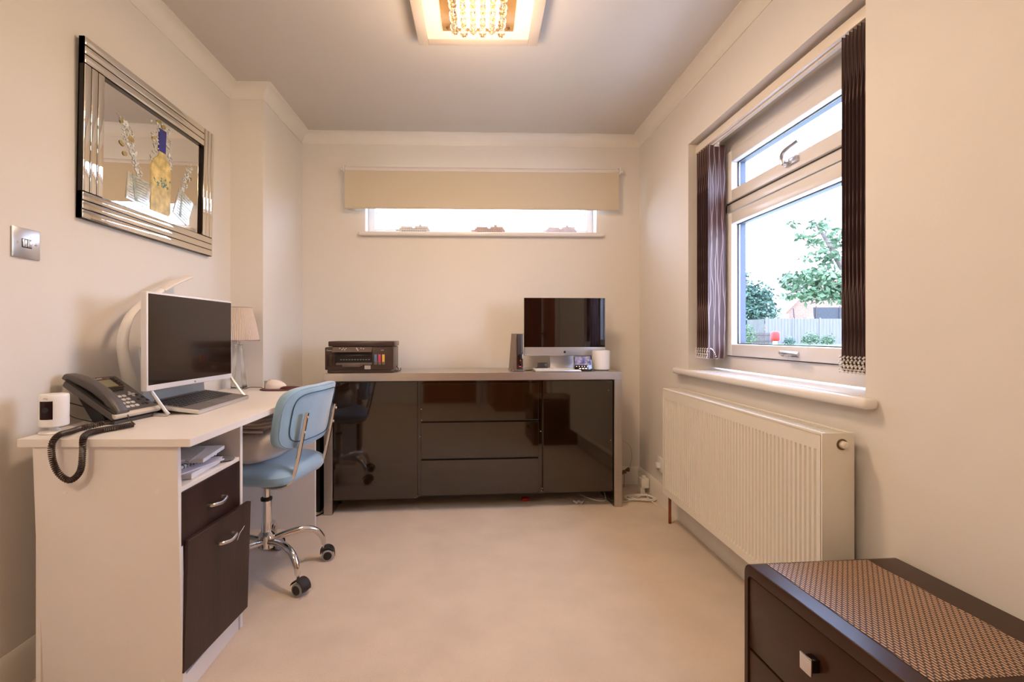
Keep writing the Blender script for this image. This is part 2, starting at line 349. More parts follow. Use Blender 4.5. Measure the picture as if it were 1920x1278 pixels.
# ------------------------------------------------------------------ vertical blind
vb = thing('vertical_blind', 'brown vertical blind with silvery twig pattern, parked in two stacks at the side window', 'blind', (1.235, 1.97, 0))
b = new(); box(b, -.03, .012, WY0-1.97+.003, WY1-1.97-.003, 2.005, 2.045, .003); box(b, -.012, .006, WY0-1.97+.004, WY1-1.97-.004, 1.997, 2.006, 0)
obj('headrail', b, mat('cream_headrail', (0.78, 0.70, 0.60), 0.35, var=.01), vb)
SL = 0.089; rnd = random.Random(4)
far = [2.382, 2.405, 2.428, 2.452, 2.476, 2.50]
near = [1.509+.0015-i*.0155 for i in range(7)]
def slat(y, ang, k):
    t = new(); n = 8; A = []
    for i in range(n+1):
        u = -SL/2+SL*i/n; v = .004*math.cos(PI*u/SL); A.append((u, v))
    for z0, z1 in ((.915, 1.99),):
        lo = [t.verts.new((u, v, z0)) for u, v in A]; hi = [t.verts.new((u, v, z1)) for u, v in A]
        lo2 = [t.verts.new((u, v-.0008, z0)) for u, v in A]; hi2 = [t.verts.new((u, v-.0008, z1)) for u, v in A]
        for i in range(n):
            t.faces.new((lo[i], lo[i+1], hi[i+1], hi[i])); t.faces.new((lo2[i+1], lo2[i], hi2[i], hi2[i+1]))
        t.faces.new((lo[0], hi[0], hi2[0], lo2[0])); t.faces.new((lo[n], lo2[n], hi2[n], hi[n]))
    o = obj('slat', t, blindfab, vb, loc=(0, y-1.97, 0), rot=(0, 0, ang))
    t = new(); cyl(t, (0, 0, 1.988), (0, 0, 2.002), .004, n=8); box(t, -.012, .012, -.002, .002, 1.982, 1.992, .001); obj('carrier', t, white_pl, o)
for i, y in enumerate(far): slat(y, R(rnd.uniform(-1.5, 1.5)), i)
for i, y in enumerate(near): slat(y, R(rnd.uniform(-1.5, 1.5)), i)
def chain(ys, x):
    t = new()
    for a, c in zip(ys, ys[1:]):
        m = 11
        for k in range(m):
            f = k/(m-1); z = .965-.05*math.sin(PI*f) if True else 0
            sup(t, .0032, .0032, .0032, 1, 1, 6, 4, M=T(x+(.006 if k % 2 else 0), a+(c-a)*f-1.97, z))
    for a in ys:
        for k in range(7): sup(t, .0034, .0034, .0034, 1, 1, 6, 4, M=T(x-.003, a-1.97+.003*math.sin(k*2.1), .917+k*.0075))
    return t
obj('bead_chain', chain(near, -.047), white_pl, vb); obj('bead_chain', chain(far, -.047), white_pl, vb)
t = new()
for k in range(9): sup(t, .0032, .0032, .0032, 1, 1, 6, 4, M=T(-.035+.008*k*.5, far[0]-1.97-.006, .965-.0008*k*k))
obj('bead_chain', t, white_pl, vb)
b = new(); sup(b, .006, .006, .008, 1, 1, 10, 6, M=T(.0, 2.365-1.97, 1.992)); obj('cord_knob', b, white_pl, vb)

# ------------------------------------------------------------------ roller blind
rb = thing('roller_blind', 'cream roller blind half drawn over the narrow back window', 'blind', (.078, 3.24, 0))
fabr = mat('cream_blind_fabric', (0.66, 0.575, 0.445), 0.9, var=.012, vscale=120)
b = new(); box(b, -.925, .925, -.001, .001, 1.886, 2.135, 0); obj('fabric', b, fabr, rb)
b = new(); box(b, -.925, .925, -.004, .004, 1.879, 1.893, .002); obj('hem_bar', b, fabr, rb)
b = new(); cyl(b, (-.925, .012, 2.148), (.925, .012, 2.148), .0155, n=20); obj('tube', b, mat('pale_pink_roller', (0.76, 0.70, 0.67), .5, var=.01), rb)
for s in (-1, 1):
    b = new(); box(b, s*.932-.004, s*.932+.004, -.008, .062, 2.125, 2.172, .002); cyl(b, (s*.928, .012, 2.148), (s*.955, .012, 2.148), .010, n=12); obj('bracket', b, white_pl, rb)

# ------------------------------------------------------------------ ferries on the slit window sill
def ferry(x, L, label, col, style):
    o = thing('model_ship', label, 'model ship', (x, YB+.045, BZ0), 0, 'model ships on the window sill')
    m = mat('ship_paint_%s' % style, col, .6, var=.1, vscale=50); dk = mat('ship_hull_dark', (0.10, .06, .05), .6, var=.1)
    b = new(); h = L/2
    prism(b, [(-h, 0), (-h+.02, -.018), (h-.03, -.018), (h, -.012), (h, .012), (h-.03, .018), (-h+.02, .018)], 0.0, .006); obj('hull', b, dk, o)
    b = new(); prism(b, [(-h+.006, 0), (-h+.024, -.016), (h-.02, -.016), (h-.01, -.01), (h-.01, .01), (h-.02, .016), (-h+.024, .016)], .006, .020)
    prism(b, [(-h+.03, -.013), (h-.016, -.013), (h-.012, .013), (-h+.03, .013)], .020, .028)
    prism(b, [(-h+.04, -.011), (-.02*L, -.011), (-.02*L, .011), (-h+.04, .011)], .028, .036); prism(b, [(.05*L, -.011), (h-.022, -.011), (h-.022, .011), (.05*L, .011)], .028, .037)
    for v in b.verts: v.co.z *= 1.4
    obj('superstructure', b, m, o)
    b = new()
    for k in range(14 if style != 'c' else 9):
        xx = -h+.05+k*(L-.09)/13
        box(b, xx, xx+.007, -.0168, -.0155, .010, .014); box(b, xx, xx+.005, -.0138, -.0128, .0225, .0255)
    for v in b.verts: v.co.z *= 1.4
    obj('porthole_row', b, dk if style != 'c' else m, o)
    b = new(); prism(b, [(.16*L, -.006), (.24*L, -.006), (.22*L, .006), (.16*L, .006)], .050, .066); obj('funnel', b, m, o)
    b = new(); cyl(b, (-h+.06, 0, .050), (-h+.06, 0, .072), .0015, n=6); obj('mast', b, m, o)
ferry(-.405, .250, 'white model cruise ship at the left end of the narrow window sill', (0.62, .55, .48), 'a')
ferry(.118, .250, 'brownish model ship with dark window bands, middle of the narrow window sill', (0.48, .34, .28), 'b')
ferry(.620, .250, 'pale lilac model ship at the right end of the narrow window sill', (0.66, .58, .62), 'c')
o = thing('model_boat', 'low flat model boat lying left of the middle ship on the sill', 'model ship', (-.118, YB+.04, BZ0))
b = new(); prism(b, [(-.075, 0), (-.04, -.01), (.06, -.01), (.072, 0), (.06, .01), (-.04, .01)], 0, .005); obj('hull', b, MATS['ship_paint_a'], o)
b = new(); box(b, -.02, .05, -.006, .006, .005, .010, .001); cyl(b, (.0, 0, .01), (.0, 0, .017), .001, n=6); cyl(b, (.035, 0, .01), (.035, 0, .015), .001, n=6); obj('deckhouse', b, MATS['ship_paint_a'], o)

# ------------------------------------------------------------------ mirrored wall picture (local: x along wall (+y world), z up, -y towards room)
pw, ph = .812, .612
pic = thing('mirrored_picture', 'mirror-framed wall picture of a yellow bottle and splashing tumblers above the desk', 'picture', (-1.311, 2.061, 1.735), R(90))
pic.rotation_euler = (R(1.0), 0, R(90))
hw, hh = pw/2, ph/2
b = new()
box(b, -hw, hw, -.003, .013, -hh, -hh+.092); box(b, -hw, hw, -.003, .013, hh-.092, hh); box(b, -hw, -hw+.092, -.003, .013, -hh, hh); box(b, hw-.092, hw, -.003, .013, -hh, hh); box(b, -hw, hw, .010, .0145, -hh, hh)
obj('backing', b, blackedge, pic)
for k in range(3):
    g = .0015; a0, a1 = k*.030+g, k*.030+.030-g
    for s in (-1, 1):
        x0, x1 = (-hw+a0, -hw+a1) if s < 0 else (hw-a1, hw-a0)
        b = new(); box(b, x0, x1, -.0075, -.0032, -hh+.092, hh-.092 if s < 0 else hh, .0018, 2); obj('mirror_strip', b, mirror, pic)
        z0, z1 = (-hh+a0, -hh+a1) if s < 0 else (hh-a1, hh-a0)
        b = new(); box(b, -hw+.0015, (hw-.0015) if s < 0 else hw-.092, -.0075, -.0032, z0, z1, .0018, 2)
        obj('mirror_strip', b, mirror, pic)
for s in (-1,):
    for k in range(3):
        pass
b = new(); box(b, -hw+.092, hw-.092, .0075, .0102, -hh+.092, hh-.092); obj('mirror_panel', b, mirror, pic)
# artwork: local x = y_world-2.061, z = z_world-1.735
yel = mat('yellow_drink', (0.66, 0.52, 0.20), 0.4, var=.35, vscale=30); blu = mat('blue_foil', (0.03, .035, .26), .3, var=.15)
icem = mat('painted_ice', (0.62, .65, .64), .2, var=.3, vscale=60); olive = mat('olive_splash', (0.34, .26, .10), .35, var=.3, vscale=40); glz = mat('painted_glass', (0.72, .75, .72), .12, .6, var=.3, vscale=50)
def flat(bm, poly, y0, y1):  # polygon in xz
    return prism(bm, poly, 0, y1-y0, M=T(0, y1, 0) @ RX(R(90)))
art = .0045
b = new()
body = [(-.045, -.185), (.075, -.185), (.083, -.17), (.083, .0), (.072, .035), (.045, .055), (.040, .075), (.003, .075), (0, .055), (-.03, .03), (-.045, 0)]
flat(b, body, art, .0075); bot = obj('bottle_picture', b, yel, pic)
b = new(); flat(b, [(0, .074), (.043, .074), (.046, .17), (.003, .17)], art-.0005, .0075); obj('bottle_cap', b, blu, bot)
b = new()
rn = random.Random(9)
for k in range(26):
    x = -.03+rn.random()*.10; z = -.075+rn.random()*.035; a = rn.random()*PI
    flat(b, [(x, z), (x+.014*math.cos(a), z+.006*math.sin(a)), (x+.010*math.cos(a)-.003, z+.010)], art-.001, art)
obj('bottle_script', b, mat('blue_green_ink', (.08, .25, .26), .5, var=.2), bot)
def tumbler(x, z, w, h, a):
    b = new(); M2 = T(x, 0, z) @ RY(a)
    prism(b, [(-w/2, -h/2), (w/2*.88, -h/2), (w/2, h/2), (-w/2, h/2)], 0, .003, M=M2 @ T(0, .0075, 0) @ RX(R(90)))
    o = obj('tumbler_picture', b, glz, pic)
    b = new()
    for k in range(9):
        zz = -h/2+.008+k*(h-.01)/9; prism(b, [(-w/2*rn.uniform(.5, 1), zz), (w/2*rn.uniform(.5, .95), zz+.003), (w/2*rn.uniform(.4, .9), zz+.006), (-w/2*.8, zz+.004)], 0, .0008, M=M2 @ T(0, .0045, 0) @ RX(R(90)))
    prism(b, [(-w*.34, h/2), (-w*.26, h/2), (-w*.02, -h*.45), (-w*.16, -h*.45)], 0, .0012, M=M2 @ T(0, .0045, 0) @ RX(R(90)))
    obj('tumbler_shading', b, [mat('glass_line_paint', (.30, .34, .28), .3, var=.5, vscale=40)], o)
tumbler(-.115, -.130, .135, .105, R(4)); tumbler(.180, -.118, .115, .125, R(20))
def splash(cx0, cz0, cx1, cz1, n, wd, name='ice_splash'):
    b = new(); c = new()
    for k in range(n):
        f = rn.random(); x = cx0+(cx1-cx0)*f+rn.gauss(0, wd*(.5+.5*f)); z = cz0+(cz1-cz0)*f+rn.gauss(0, .008); s = rn.uniform(.0016, .0055)
        tgt = b
        sup(tgt, s*rn.uniform(1, 2.6), .0013, s*rn.uniform(.5, 1.1), 1, 1, 8, 4, M=T(x, .006, z) @ RY(rn.uniform(-1, 1)))
    return tag(obj(name, b, icem, pic), kind='stuff')
splash(-.11, -.08, -.205, .12, 150, .016); splash(.165, -.06, .225, .08, 90, .014); splash(-.035, .02, .0, .20, 45, .018); splash(.08, .02, .06, .2, 35, .012)
for x, z, w, h in [(-.215, .105, .016, .018), (-.165, .055, .030, .020), (-.212, .02, .022, .012), (-.195, -.012, .02, .014), (.0, .195, .028, .012), (.03, .185, .022, .015), (-.03, .115, .022, .012), (.235, .03, .010, .014), (.205, .01, .014, .012)]:
    b = new(); sup(b, w*.62, .0015, h*.62, .9, .9, 14, 6, M=T(x, .0055, z) @ RY(rn.uniform(-.5, .5))); obj('olive_splash', b, olive, pic)

# ------------------------------------------------------------------ light switch
sw = thing('light_switch', 'brushed chrome double light switch on the wall left of the picture', 'light switch', (XL, 1.4715, 1.306), R(90))
b = new(); box(b, -.045, .045, -.006, 0, -.045, .045, .0025, 2); obj('plate', b, satin, sw)
for x in (-.030, .030):
    b = new(); lathe(b, [(.0035, 0), (.003, .0012)], 12, T(x, -.006, 0) @ RX(R(90))); obj('screw', b, chrome, sw)
b = new(); box(b, -.0165, .0165, -.0066, -.005, -.0135, .0135, .001); obj('rocker_surround', b, MATS['matt_black'], sw)
for x in (-.0078, .0078):
    b = new(); box(b, x-.0068, x+.0068, -.0095, -.005, -.0115, .0115, .0015, M=T(0, 0, 0)); obj('rocker', b, satin, sw)

# ------------------------------------------------------------------ desk
desk = thing('office_desk', 'white office desk with dark drawer fronts along the left wall', 'desk', (0, 0, 0))
edge = white_lam
b = new(); prism(b, [(-1.237, 1.345), (-.768, 1.335), (-.775, 2.675), (-1.300, 2.675), (-1.300, 1.80)], .728, .75, bev=.001); obj('desktop', b, edge, desk, False)
lean = Matrix(((1, 0, 0, 0), (0, 1, -.04, .04*.728), (0, 0, 1, 0), (0, 0, 0, 1)))
b = new(); box(b, -1.203, -.814, 1.352, 1.370, .0, .728, .001, 1, M=lean); ep = obj('end_panel', b, white_lam, desk, False)
for x, z in [(-1.12, .60), (-.87, .60), (-1.12, .06), (-.87, .06)]:
    b = new(); lathe(b, [(.006, 0), (.005, .001)], 14, T(x, 1.352+.04*(.728-z), z) @ RX(R(90))); obj('cover_cap', b, white_pl, desk)
b = new(); box(b, -1.20, -.812, 1.712, 1.730, .0, .728, .001, 1); obj('divider_panel', b, white_lam, desk, False)
b = new(); box(b, -1.285, -.835, 2.590, 2.608, .0, .728, .001, 1); obj('far_panel', b, white_lam, desk, False)
b = new(); box(b, -1.20, -.815, 1.371, 1.711, .592, .606, .001, 1); obj('shelf_board', b, white_lam, desk, False)
b = new(); box(b, -1.21, -1.197, 1.371, 1.711, .0, .728); box(b, -1.222, -1.21, 1.73, 2.59, .35, .728); obj('back_panel', b, white_lam, desk, False)
b = new(); box(b, -1.19, -.817, 1.396, 1.711, .0, .062, .001, 1); obj('plinth', b, white_lam, desk, False)
# curved drawer handles
def bow_handle(dr, y, z, L=.075, ang=0):
    b = new(); M = T(0, y, z) @ RX(ang)
    tube(b, [(.0, -L/2, 0), (.012, -L/2, 0), (.020, -L/2+.010, 0), (.024, 0, -.004), (.020, L/2-.010, 0), (.012, L/2, 0), (.0, L/2, 0)], 1, 10, 5, flat=(.0045, .0055), M=M)
    obj('handle', b, satin, dr)
b = new(); box(b, 0, .016, 0, .338, .0, .152, .001, 1); dr = obj('drawer', b, wenge, desk, False, (-.829, 1.372, .440), (0, 0, 0))
b = new(); box(b, -.35, -.001, .012, .326, .02, .10); obj('drawer_box', b, blackmat, dr)
bow_handle(dr, .0, .0, .085, 0); dr.children[-1].location = (.016, .175, .068)
b = new(); box(b, 0, .016, 0, .345, .0, .372, .001, 1); dr2 = obj('drawer', b, wenge, desk, False, (-.826, 1.3785, .080), (R(-1.2), R(1.2), R(-3.2)))
dr2['label'] = 'deep drawer hanging askew with a white scratch'
b = new(); box(b, -.33, -.001, .02, .31, .03, .34); obj('drawer_box', b, blackmat, dr2)
bow_handle(dr2, 0, 0, .085, 0); dr2.children[-1].location = (.016, .185, .305)
b = new(); tube(b, [(.0163, .262, .268), (.0163, .275, .285), (.0163, .290, .292), (.0163, .305, .300)], .0009, 5, 4); obj('scratch', b, paperm, dr2)

# papers in the open shelf
def paper(name, label, cat, x, y, z, w, l, h, rz, m, group=None):
    b = new(); box(b, -w/2, w/2, -l/2, l/2, 0, h, .0008, 1); o = obj(name, b, m, None, False, (x, y, z), (0, 0, rz)); return tag(o, label, cat, group)
paper('paper_stack', 'bluish white stack of loose papers at the bottom of the desk shelf', 'paper', -.985, 1.540, .607, .30, .21, .016, R(4), paperm)
paper('document', 'creased white printed sheets lying slightly fanned under the wire-bound pad', 'paper', -.965, 1.535, .6235, .27, .20, .004, R(-12), mat('blueish_paper', (.72, .70, .80), .8, var=.05, vscale=20))
nb = thing('spiral_notepad', 'wire-bound white notepad lying on the papers in the desk shelf', 'notepad', (-.985, 1.555, .628), R(-6))
b = new(); box(b, -.115, .115, -.11, .11, 0, .007, .001, 1); obj('pages', b, paperm, nb, False)
b = new(); box(b, -.11, .112, -.108, .108, .0071, .009, 0); obj('cover', b, mat('notepad_cover', (.66, .63, .62), .6, var=.05), nb, False)
b = new()
for k in range(15):
    y = -.10+k*.0145; t = [( .112+.007*math.cos(a), y, .0045+.0065*math.sin(a)) for a in [i*PI/6 for i in range(13)]]; tube(b, t, .0011, 5)
obj('wire_binding', b, blackmat, nb)
paper('leaflet_pile', 'loose white printed leaflets on top of the notepad in the shelf', 'leaflet', -.965, 1.590, .6375, .24, .19, .012, R(9), paperm)
bk = thing('booklet', 'open grey-brown booklet on top of the pile in the desk shelf', 'booklet', (-1.00, 1.53, .650), R(14))
t = new(); n = 12
for s in (-1, 1):
    A = []
    for i in range(n+1):
        u = i/n; A.append((s*u*.13, .010*math.sin(u*PI)*.8+.004*(1-u)))
    prof = [(x, z) for x, z in A] + [(x, z+.003+.002*(1-i/n)) for i, (x, z) in reversed(list(enumerate(A)))]
    prism(t, prof, -.09, .09, M=RX(R(90)))
obj('page_block', t, greycard, bk)
b = new(); box(b, -.12, .12, -.0912, -.0905, .003, .009); obj('page_edge', b, paperm, bk, False)
b = new(); sup(b, .05, .035, .006, .8, .8, 16, 8, fn=lambda p: Vector((p.x, p.y, max(p.z, -.004)+.004*math.sin(p.x*90)*math.cos(p.y*70))), M=T(-.862, 1.665, .612))
tag(obj('plastic_wallet', b, mat('clear_dark_film', (.16, .16, .17), .2, var=.3, vscale=30), None), 'crumpled dark clear plastic wallet at the far right of the desk shelf', 'wallet')

# ------------------------------------------------------------------ security camera
sc = thing('security_camera', 'white cylindrical indoor security camera on the near left corner of the desk', 'camera', (-1.212, 1.432, .75), R(7))
b = new(); lathe(b, [(.034, 0), (.036, .002), (.034, .006), (.014, .009), (.011, .018), (.012, .022)], 36); obj('base', b, white_pl, sc)
b = new(); lathe(b, [(.030, .020), (.034, .023), (.0345, .095), (.0345, .108), (.032, .113), (.02, .1135)], 48); cb = obj('body', b, white_pl, sc)
t = new(); n = 16
Fv = []
for j, z in enumerate((.043, .095)):
    Fv.append([t.verts.new((.0351*math.cos(R(-118+56*i/n)), .0351*math.sin(R(-118+56*i/n)), z)) for i in range(n+1)])
for i in range(n): t.faces.new((Fv[0][i], Fv[0][i+1], Fv[1][i+1], Fv[1][i]))
sol = bmesh.ops.solidify(t, geom=list(t.faces), thickness=.0006)
obj('lens_window', t, mat('dark_lens_window', (.035, .010, .014), .15, var=.1), sc)
b = new(); lathe(b, [(.008, 0), (.0075, .002), (.004, .0022)], 20, T(0, -.0348, .070) @ RX(R(90))); obj('lens', b, blackmat, sc)
text('logo', 'ring', .008, mat('pale_grey_print', (.55, .53, .52), .5, var=.05), cb, T(0, -.0349, .103) @ FRONT)

# ------------------------------------------------------------------ desk telephone
tel = thing('desk_telephone', 'dark grey office desk telephone with coiled cord on the near end of the desk', 'telephone', (-1.118, 1.640, .75), R(84))
tilt = T(0, .004, .010) @ RX(R(33))
b = new(); box(b, -.096, .096, 0, .205, 0, .022, .006, 3, M=tilt)
body = obj('body', b, phone_pl, tel)
b = new(); box(b, -.096, .096, -.004, .012, .010, .0235, .003, 2, M=tilt); obj('front_strip', b, mat('cream_phone_trim', (.60, .53, .45), .4, var=.04), tel)
b = new(); box(b, -.092, .092, -.003, .045, .0, .012, .003, 2); obj('foot', b, dark_pl, tel)
b = new(); prism(b, [(.05, .0), (.10, 0), (.155, .085), (.115, .085)], -.06, .06, M=RY(R(90)) @ RZ(R(90)) if False else Matrix(((0, 0, 1, 0), (1, 0, 0, 0), (0, 1, 0, 0), (0, 0, 0, 1)))); obj('stand', b, blackmat, tel)
b = new(); box(b, -.096, -.036, .005, .205, .0215, .028, .003, 2, M=tilt); obj('handset_cradle', b, blackmat, tel)
b = new(); box(b, -.022, .070, .135, .200, .0215, .0245, .002, 2, M=tilt); obj('display_bezel', b, mat('brown_gloss_bezel', (.10, .055, .035), .15, var=.1), tel)
b = new(); box(b, -.015, .050, .142, .180, .0245, .0252, 0, 1, M=tilt); obj('display', b, mat('lcd_olive', (.36, .33, .20), .25, var=.05), tel)
text('logo', 'Yealink', .010, white_pl, tel, tilt @ T(.012, .191, .0247))
b = new(); kd = mat('phone_dark_keys', (.025, .02, .022), .35, var=.1)
for k in range(4): box(b, -.014+k*.017, -.001+k*.017, .118, .124, .022, .0245, .001, 1, M=tilt)
for k in range(4): box(b, .056, .070, .142+k*.013, .150+k*.013, .0235, .0265, .001, 1, M=tilt)
box(b, -.018, .058, .126, .1335, .0215, .0235, .001, 1, M=tilt)
for x, y in [(.072, .085), (.082, .068), (.090-.006, .048), (.055, .060), (.050, .034), (.066, .034)]: box(b, x-.005, x+.005, y-.004, y+.004, .021, .0245, .001, 1, M=tilt)
obj('function_key_block', b, kd, tel)
kw = mat('phone_light_keys', (.58, .54, .52), .45, var=.05)
for r in range(4):
    for c in range(3):
        b = new(); x, y = -.018+c*.0195, .032+r*.0185; box(b, x-.0072, x+.0072, y-.0052, y+.0052, .021, .0248, .0012, 1, M=tilt); obj('number_key', b, kw, tel)
b = new(); 
for a in range(4): box(b, .0045, .014, -.004, .004, 0, .0030, .001, 1, M=tilt @ T(.055, .091, .022) @ RZ(a*PI/2))
lathe(b, [(.0045, 0), (.004, .003)], 16, tilt @ T(.055, .091, .022)); obj('navigation_key', b, kw, tel)
# handset: curved bar over the left side
def hs(p):
    z = p.z - .55*(p.y**2)/.11*1.0
    return Vector((p.x, p.y, z))
t = new(); prof = []
n = 22
for i in range(n+1):
    y = -.108+.216*i/n; f = abs(y)/.108
    top = .060-.024*f**2.2; bot = .030-.004*f if f < .50 else .030-.016*min(1, (f-.50)/.12)
    wd = .0225-.003*(1-f)
    prof.append((y, top, bot, wd))
rings = []
for y, top, bot, wd in prof:
    ring_ = []
    for k in range(16):
        a = 2*PI*k/16; ca, sa = math.cos(a), math.sin(a)
        ring_.append(t.verts.new((-.068+math.copysign(abs(ca)**.5, ca)*wd, .112+y, (top+bot)/2+math.copysign(abs(sa)**.5, sa)*(top-bot)/2)))
    rings.append(ring_)
for a, c in zip(rings, rings[1:]):
    for k in range(16): t.faces.new((a[k], a[(k+1) % 16], c[(k+1) % 16], c[k]))
t.faces.new(rings[0][::-1]); t.faces.new(rings[-1]); bmesh.ops.transform(t, matrix=tilt, verts=t.verts)
hset = obj('handset', t, phone_pl, tel)
text('handset_mark', 'HD', .008, white_pl, tel, tilt @ T(-.068, .200, .0415) @ RZ(R(0)))
# coil cord in world space (phone's own cord)
def coil(bm, P, r, th, pitch):
    P = catmull(P, 40); L = [0]
    for a, c in zip(P, P[1:]): L.append(L[-1]+(c-a).length)
    tot = L[-1]; n = int(tot/pitch*9); pts = []; nrm = None; j = 0
    for i in range(n+1):
        s = tot*i/n
        while j < len(L)-2 and L[j+1] < s: j += 1
        f = (s-L[j])/max(1e-9, L[j+1]-L[j]); p = P[j].lerp(P[j+1], f); d = (P[j+1]-P[j]).normalized()
        if nrm is None: nrm = d.orthogonal().normalized()
        nrm = (nrm-d*nrm.dot(d)).normalized(); bn = d.cross(nrm); a = 2*PI*s/pitch
        pts.append(p+nrm*(r*math.cos(a))+bn*(r*math.sin(a)))
    tube(bm, pts, th, 5)
cp = [(-1.035, 1.500, .760), (-1.058, 1.452, .759), (-1.072, 1.405, .759), (-1.060, 1.352, .760), (-1.044, 1.322, .748), (-1.042, 1.318, .715), (-1.050, 1.320, .668), (-1.078, 1.322, .644), (-1.106, 1.320, .664), (-1.120, 1.318, .702), (-1.122, 1.319, .742), (-1.126, 1.345, .7605), (-1.140, 1.40, .759), (-1.152, 1.45, .759), (-1.135, 1.485, .762), (-1.120, 1.50, .766)]
b = new(); coil(b, cp, .0066, .0021, .0055)
c_ = obj('coiled_cord', b, cordm, tel); c_.matrix_parent_inverse = (T(-1.118, 1.640, .75) @ RZ(R(84))).inverted()
b = new(); tube(b, [(-1.035, 1.500, .760), (-1.05, 1.53, .756), (-1.075, 1.545, .765), (-1.085, 1.549, .782)], .0018, 6, 6); tube(b, [(-1.120, 1.50, .766), (-1.13, 1.53, .762), (-1.14, 1.56, .758)], .0018, 6, 6)
tube(b, [(-1.20, 1.560, .758), (-1.24, 1.54, .775), (-1.262, 1.528, .80), (-1.255, 1.53, .822), (-1.235, 1.55, .812), (-1.20, 1.58, .79)], .0018, 6, 6)
c_ = obj('plain_cord', b, cordm, tel); c_.matrix_parent_inverse = (T(-1.118, 1.640, .75) @ RZ(R(84))).inverted()

# ------------------------------------------------------------------ monitor
mon = thing('computer_monitor', 'silver-framed computer monitor with a dark screen standing on the white desk', 'monitor', (-1.098, 1.942, .75), R(90-2.4))
mon.rotation_euler = (0, 0, R(90+(-2.8)))
w, z0, z1 = .53, .090, .434
sil = mat('silver_white_bezel', (.76, .74, .75), .35, .1, var=.01)
b = new(); box(b, -w/2, w/2, 0, .022, z0, z1, .003, 2); box(b, -w/2+.04, w/2-.04, .022, .045, z0+.05, z1-.05, .012, 3); obj('casing', b, sil, mon)
b = new(); box(b, -w/2+.007, w/2-.007, -.0012, .002, z0+.020, z1-.007, 0); obj('screen', b, screen, mon, False)
text('logo', 'hp', .010, mat('grey_badge', (.25, .25, .26), .4, var=.05), mon, T(0, -.0004, z0+.010) @ FRONT)
for lx in (-.232, .278):
    b = new(); tube(b, [(lx, .020, z0+.03), (lx, .008, z0-.004), (lx, -.040, .020), (lx, -.052, .008), (lx, -.046, .005), (lx, .085, .005)], 1, 10, 0, flat=(.006, .006)); obj('stand_leg', b, alu, mon)
b = new(); box(b, -.232, .278, .080, .090, 0.0, .008, .002); obj('stand_base', b, alu, mon)
# ------------------------------------------------------------------ laptop
lap = thing('laptop', 'open grey laptop in front of the monitor with dark keyboard', 'laptop', (-.980, 1.951, .7505), R(90))
lap.rotation_euler = (R(8), 0, R(90+2.2))
lapd = mat('laptop_warm_grey', (.16, .135, .12), .4, .2, var=.03)
b = new(); box(b, -.21, .21, .0, .190, .0, .015, .003, 2); obj('base', b, alu, lap)
b = new(); box(b, -.207, .207, .003, .187, .0145, .0162, .001, 1); obj('keyboard_deck', b, lapd, lap)
keys = mat('black_keys', (.012, .011, .012), .35, var=.1)
for r in range(6):
    for k in range(16):
        if r == 0 and 4 <= k <= 8:
            if k != 4: continue
            x0, x1 = -.194+4*.0243, -.194+9*.0243-.003
        else: x0, x1 = -.194+k*.0243, -.194+k*.0243+.0208
        b = new(); y = .066+r*.0190; box(b, x0, x1, y, y+.0155, .016, .0186, .0008, 1); o = obj('key', b, keys, lap, False)
b = new(); box(b, -.060, .040, .008, .058, .0161, .0164, 0); obj('touchpad', b, mat('touchpad_grey', (.13, .11, .10), .3, var=.03), lap, False)
b = new(); box(b, -.208, .208, 0, .006, 0.0, .205, .002, 2, M=T(0, .190, .010) @ RX(R(-12))); lid = obj('lid', b, mat('pale_blue_grey_lid', (.40, .43, .45), .35, .3, var=.02), lap)
b = new(); cyl(b, (-.15, .190, .012), (.15, .190, .012), .006, n=14); obj('hinge', b, lapd, lap)
b = new(); box(b, -.17, .17, .165, .185, -.024, .001, .002); obj('riser_foot', b, rubber, lap)
# ------------------------------------------------------------------ arc desk lamp
al = thing('arc_desk_lamp', 'tall white curved LED desk lamp arching behind the monitor', 'desk lamp', (-1.262, 1.86, .75))
def L_(y, z): return (0, y-1.86, z-.75)
b = new(); lathe(b, [(.055, 0), (.06, .004), (.055, .014), (.03, .02)], 36); obj('base', b, white_pl, al)
b = new(); tube(b, [L_(1.850, .765), L_(1.828, .83), L_(1.800, .90), L_(1.782, .96), L_(1.776, 1.01), L_(1.792, 1.068), L_(1.828, 1.118), L_(1.912, 1.172), L_(1.99, 1.213)], [1.5, 1.4, 1.2, 1.05, 1.0, .9, .8, .8, .8], 14, 6, flat=(.020, .0135)); obj('arm', b, white_pl, al)
b = new(); tube(b, [L_(1.99, 1.213), L_(2.06, 1.248), L_(2.175, 1.290)], [.8, 1.05, 1.0], 14, 6, flat=(.024, .0085)); obj('lamp_head', b, mat('pinkish_white_plastic', (.83, .77, .74), .35, var=.01), al)
# ------------------------------------------------------------------ table lamp
tl = thing('table_lamp', 'small table lamp with pleated blush shade and glass obelisk base in the desk corner', 'table lamp', (-1.222, 2.560, .75))
def _pleat(nt, b):
    t = N(nt, 'ShaderNodeTexCoord'); n = N(nt, 'ShaderNodeTexNoise'); n.inputs['Scale'].default_value = 40; nt.links.new(t.outputs['Object'], n.inputs['Vector'])
    r = N(nt, 'ShaderNodeValToRGB'); nt.links.new(n.outputs['Fac'], r.inputs['Fac']); r.color_ramp.elements[0].color = (.58, .48, .41, 1); r.color_ramp.elements[1].color = (.66, .55, .475, 1)
    nt.links.new(r.outputs['Color'], b.inputs['Base Color']); b.inputs['Roughness'].default_value = .85
pleat = wood_or('blush_pleated_fabric', _pleat)
t = new(); n = 144; rr = []
for f, rad, z in ((0, .099, .254), (.5, .083, .34), (1, .062, .427)):
    rr.append([t.verts.new(((rad+.0012*math.cos(i*PI))*math.cos(2*PI*i/n), (rad+.0012*math.cos(i*PI))*math.sin(2*PI*i/n), z)) for i in range(n)])
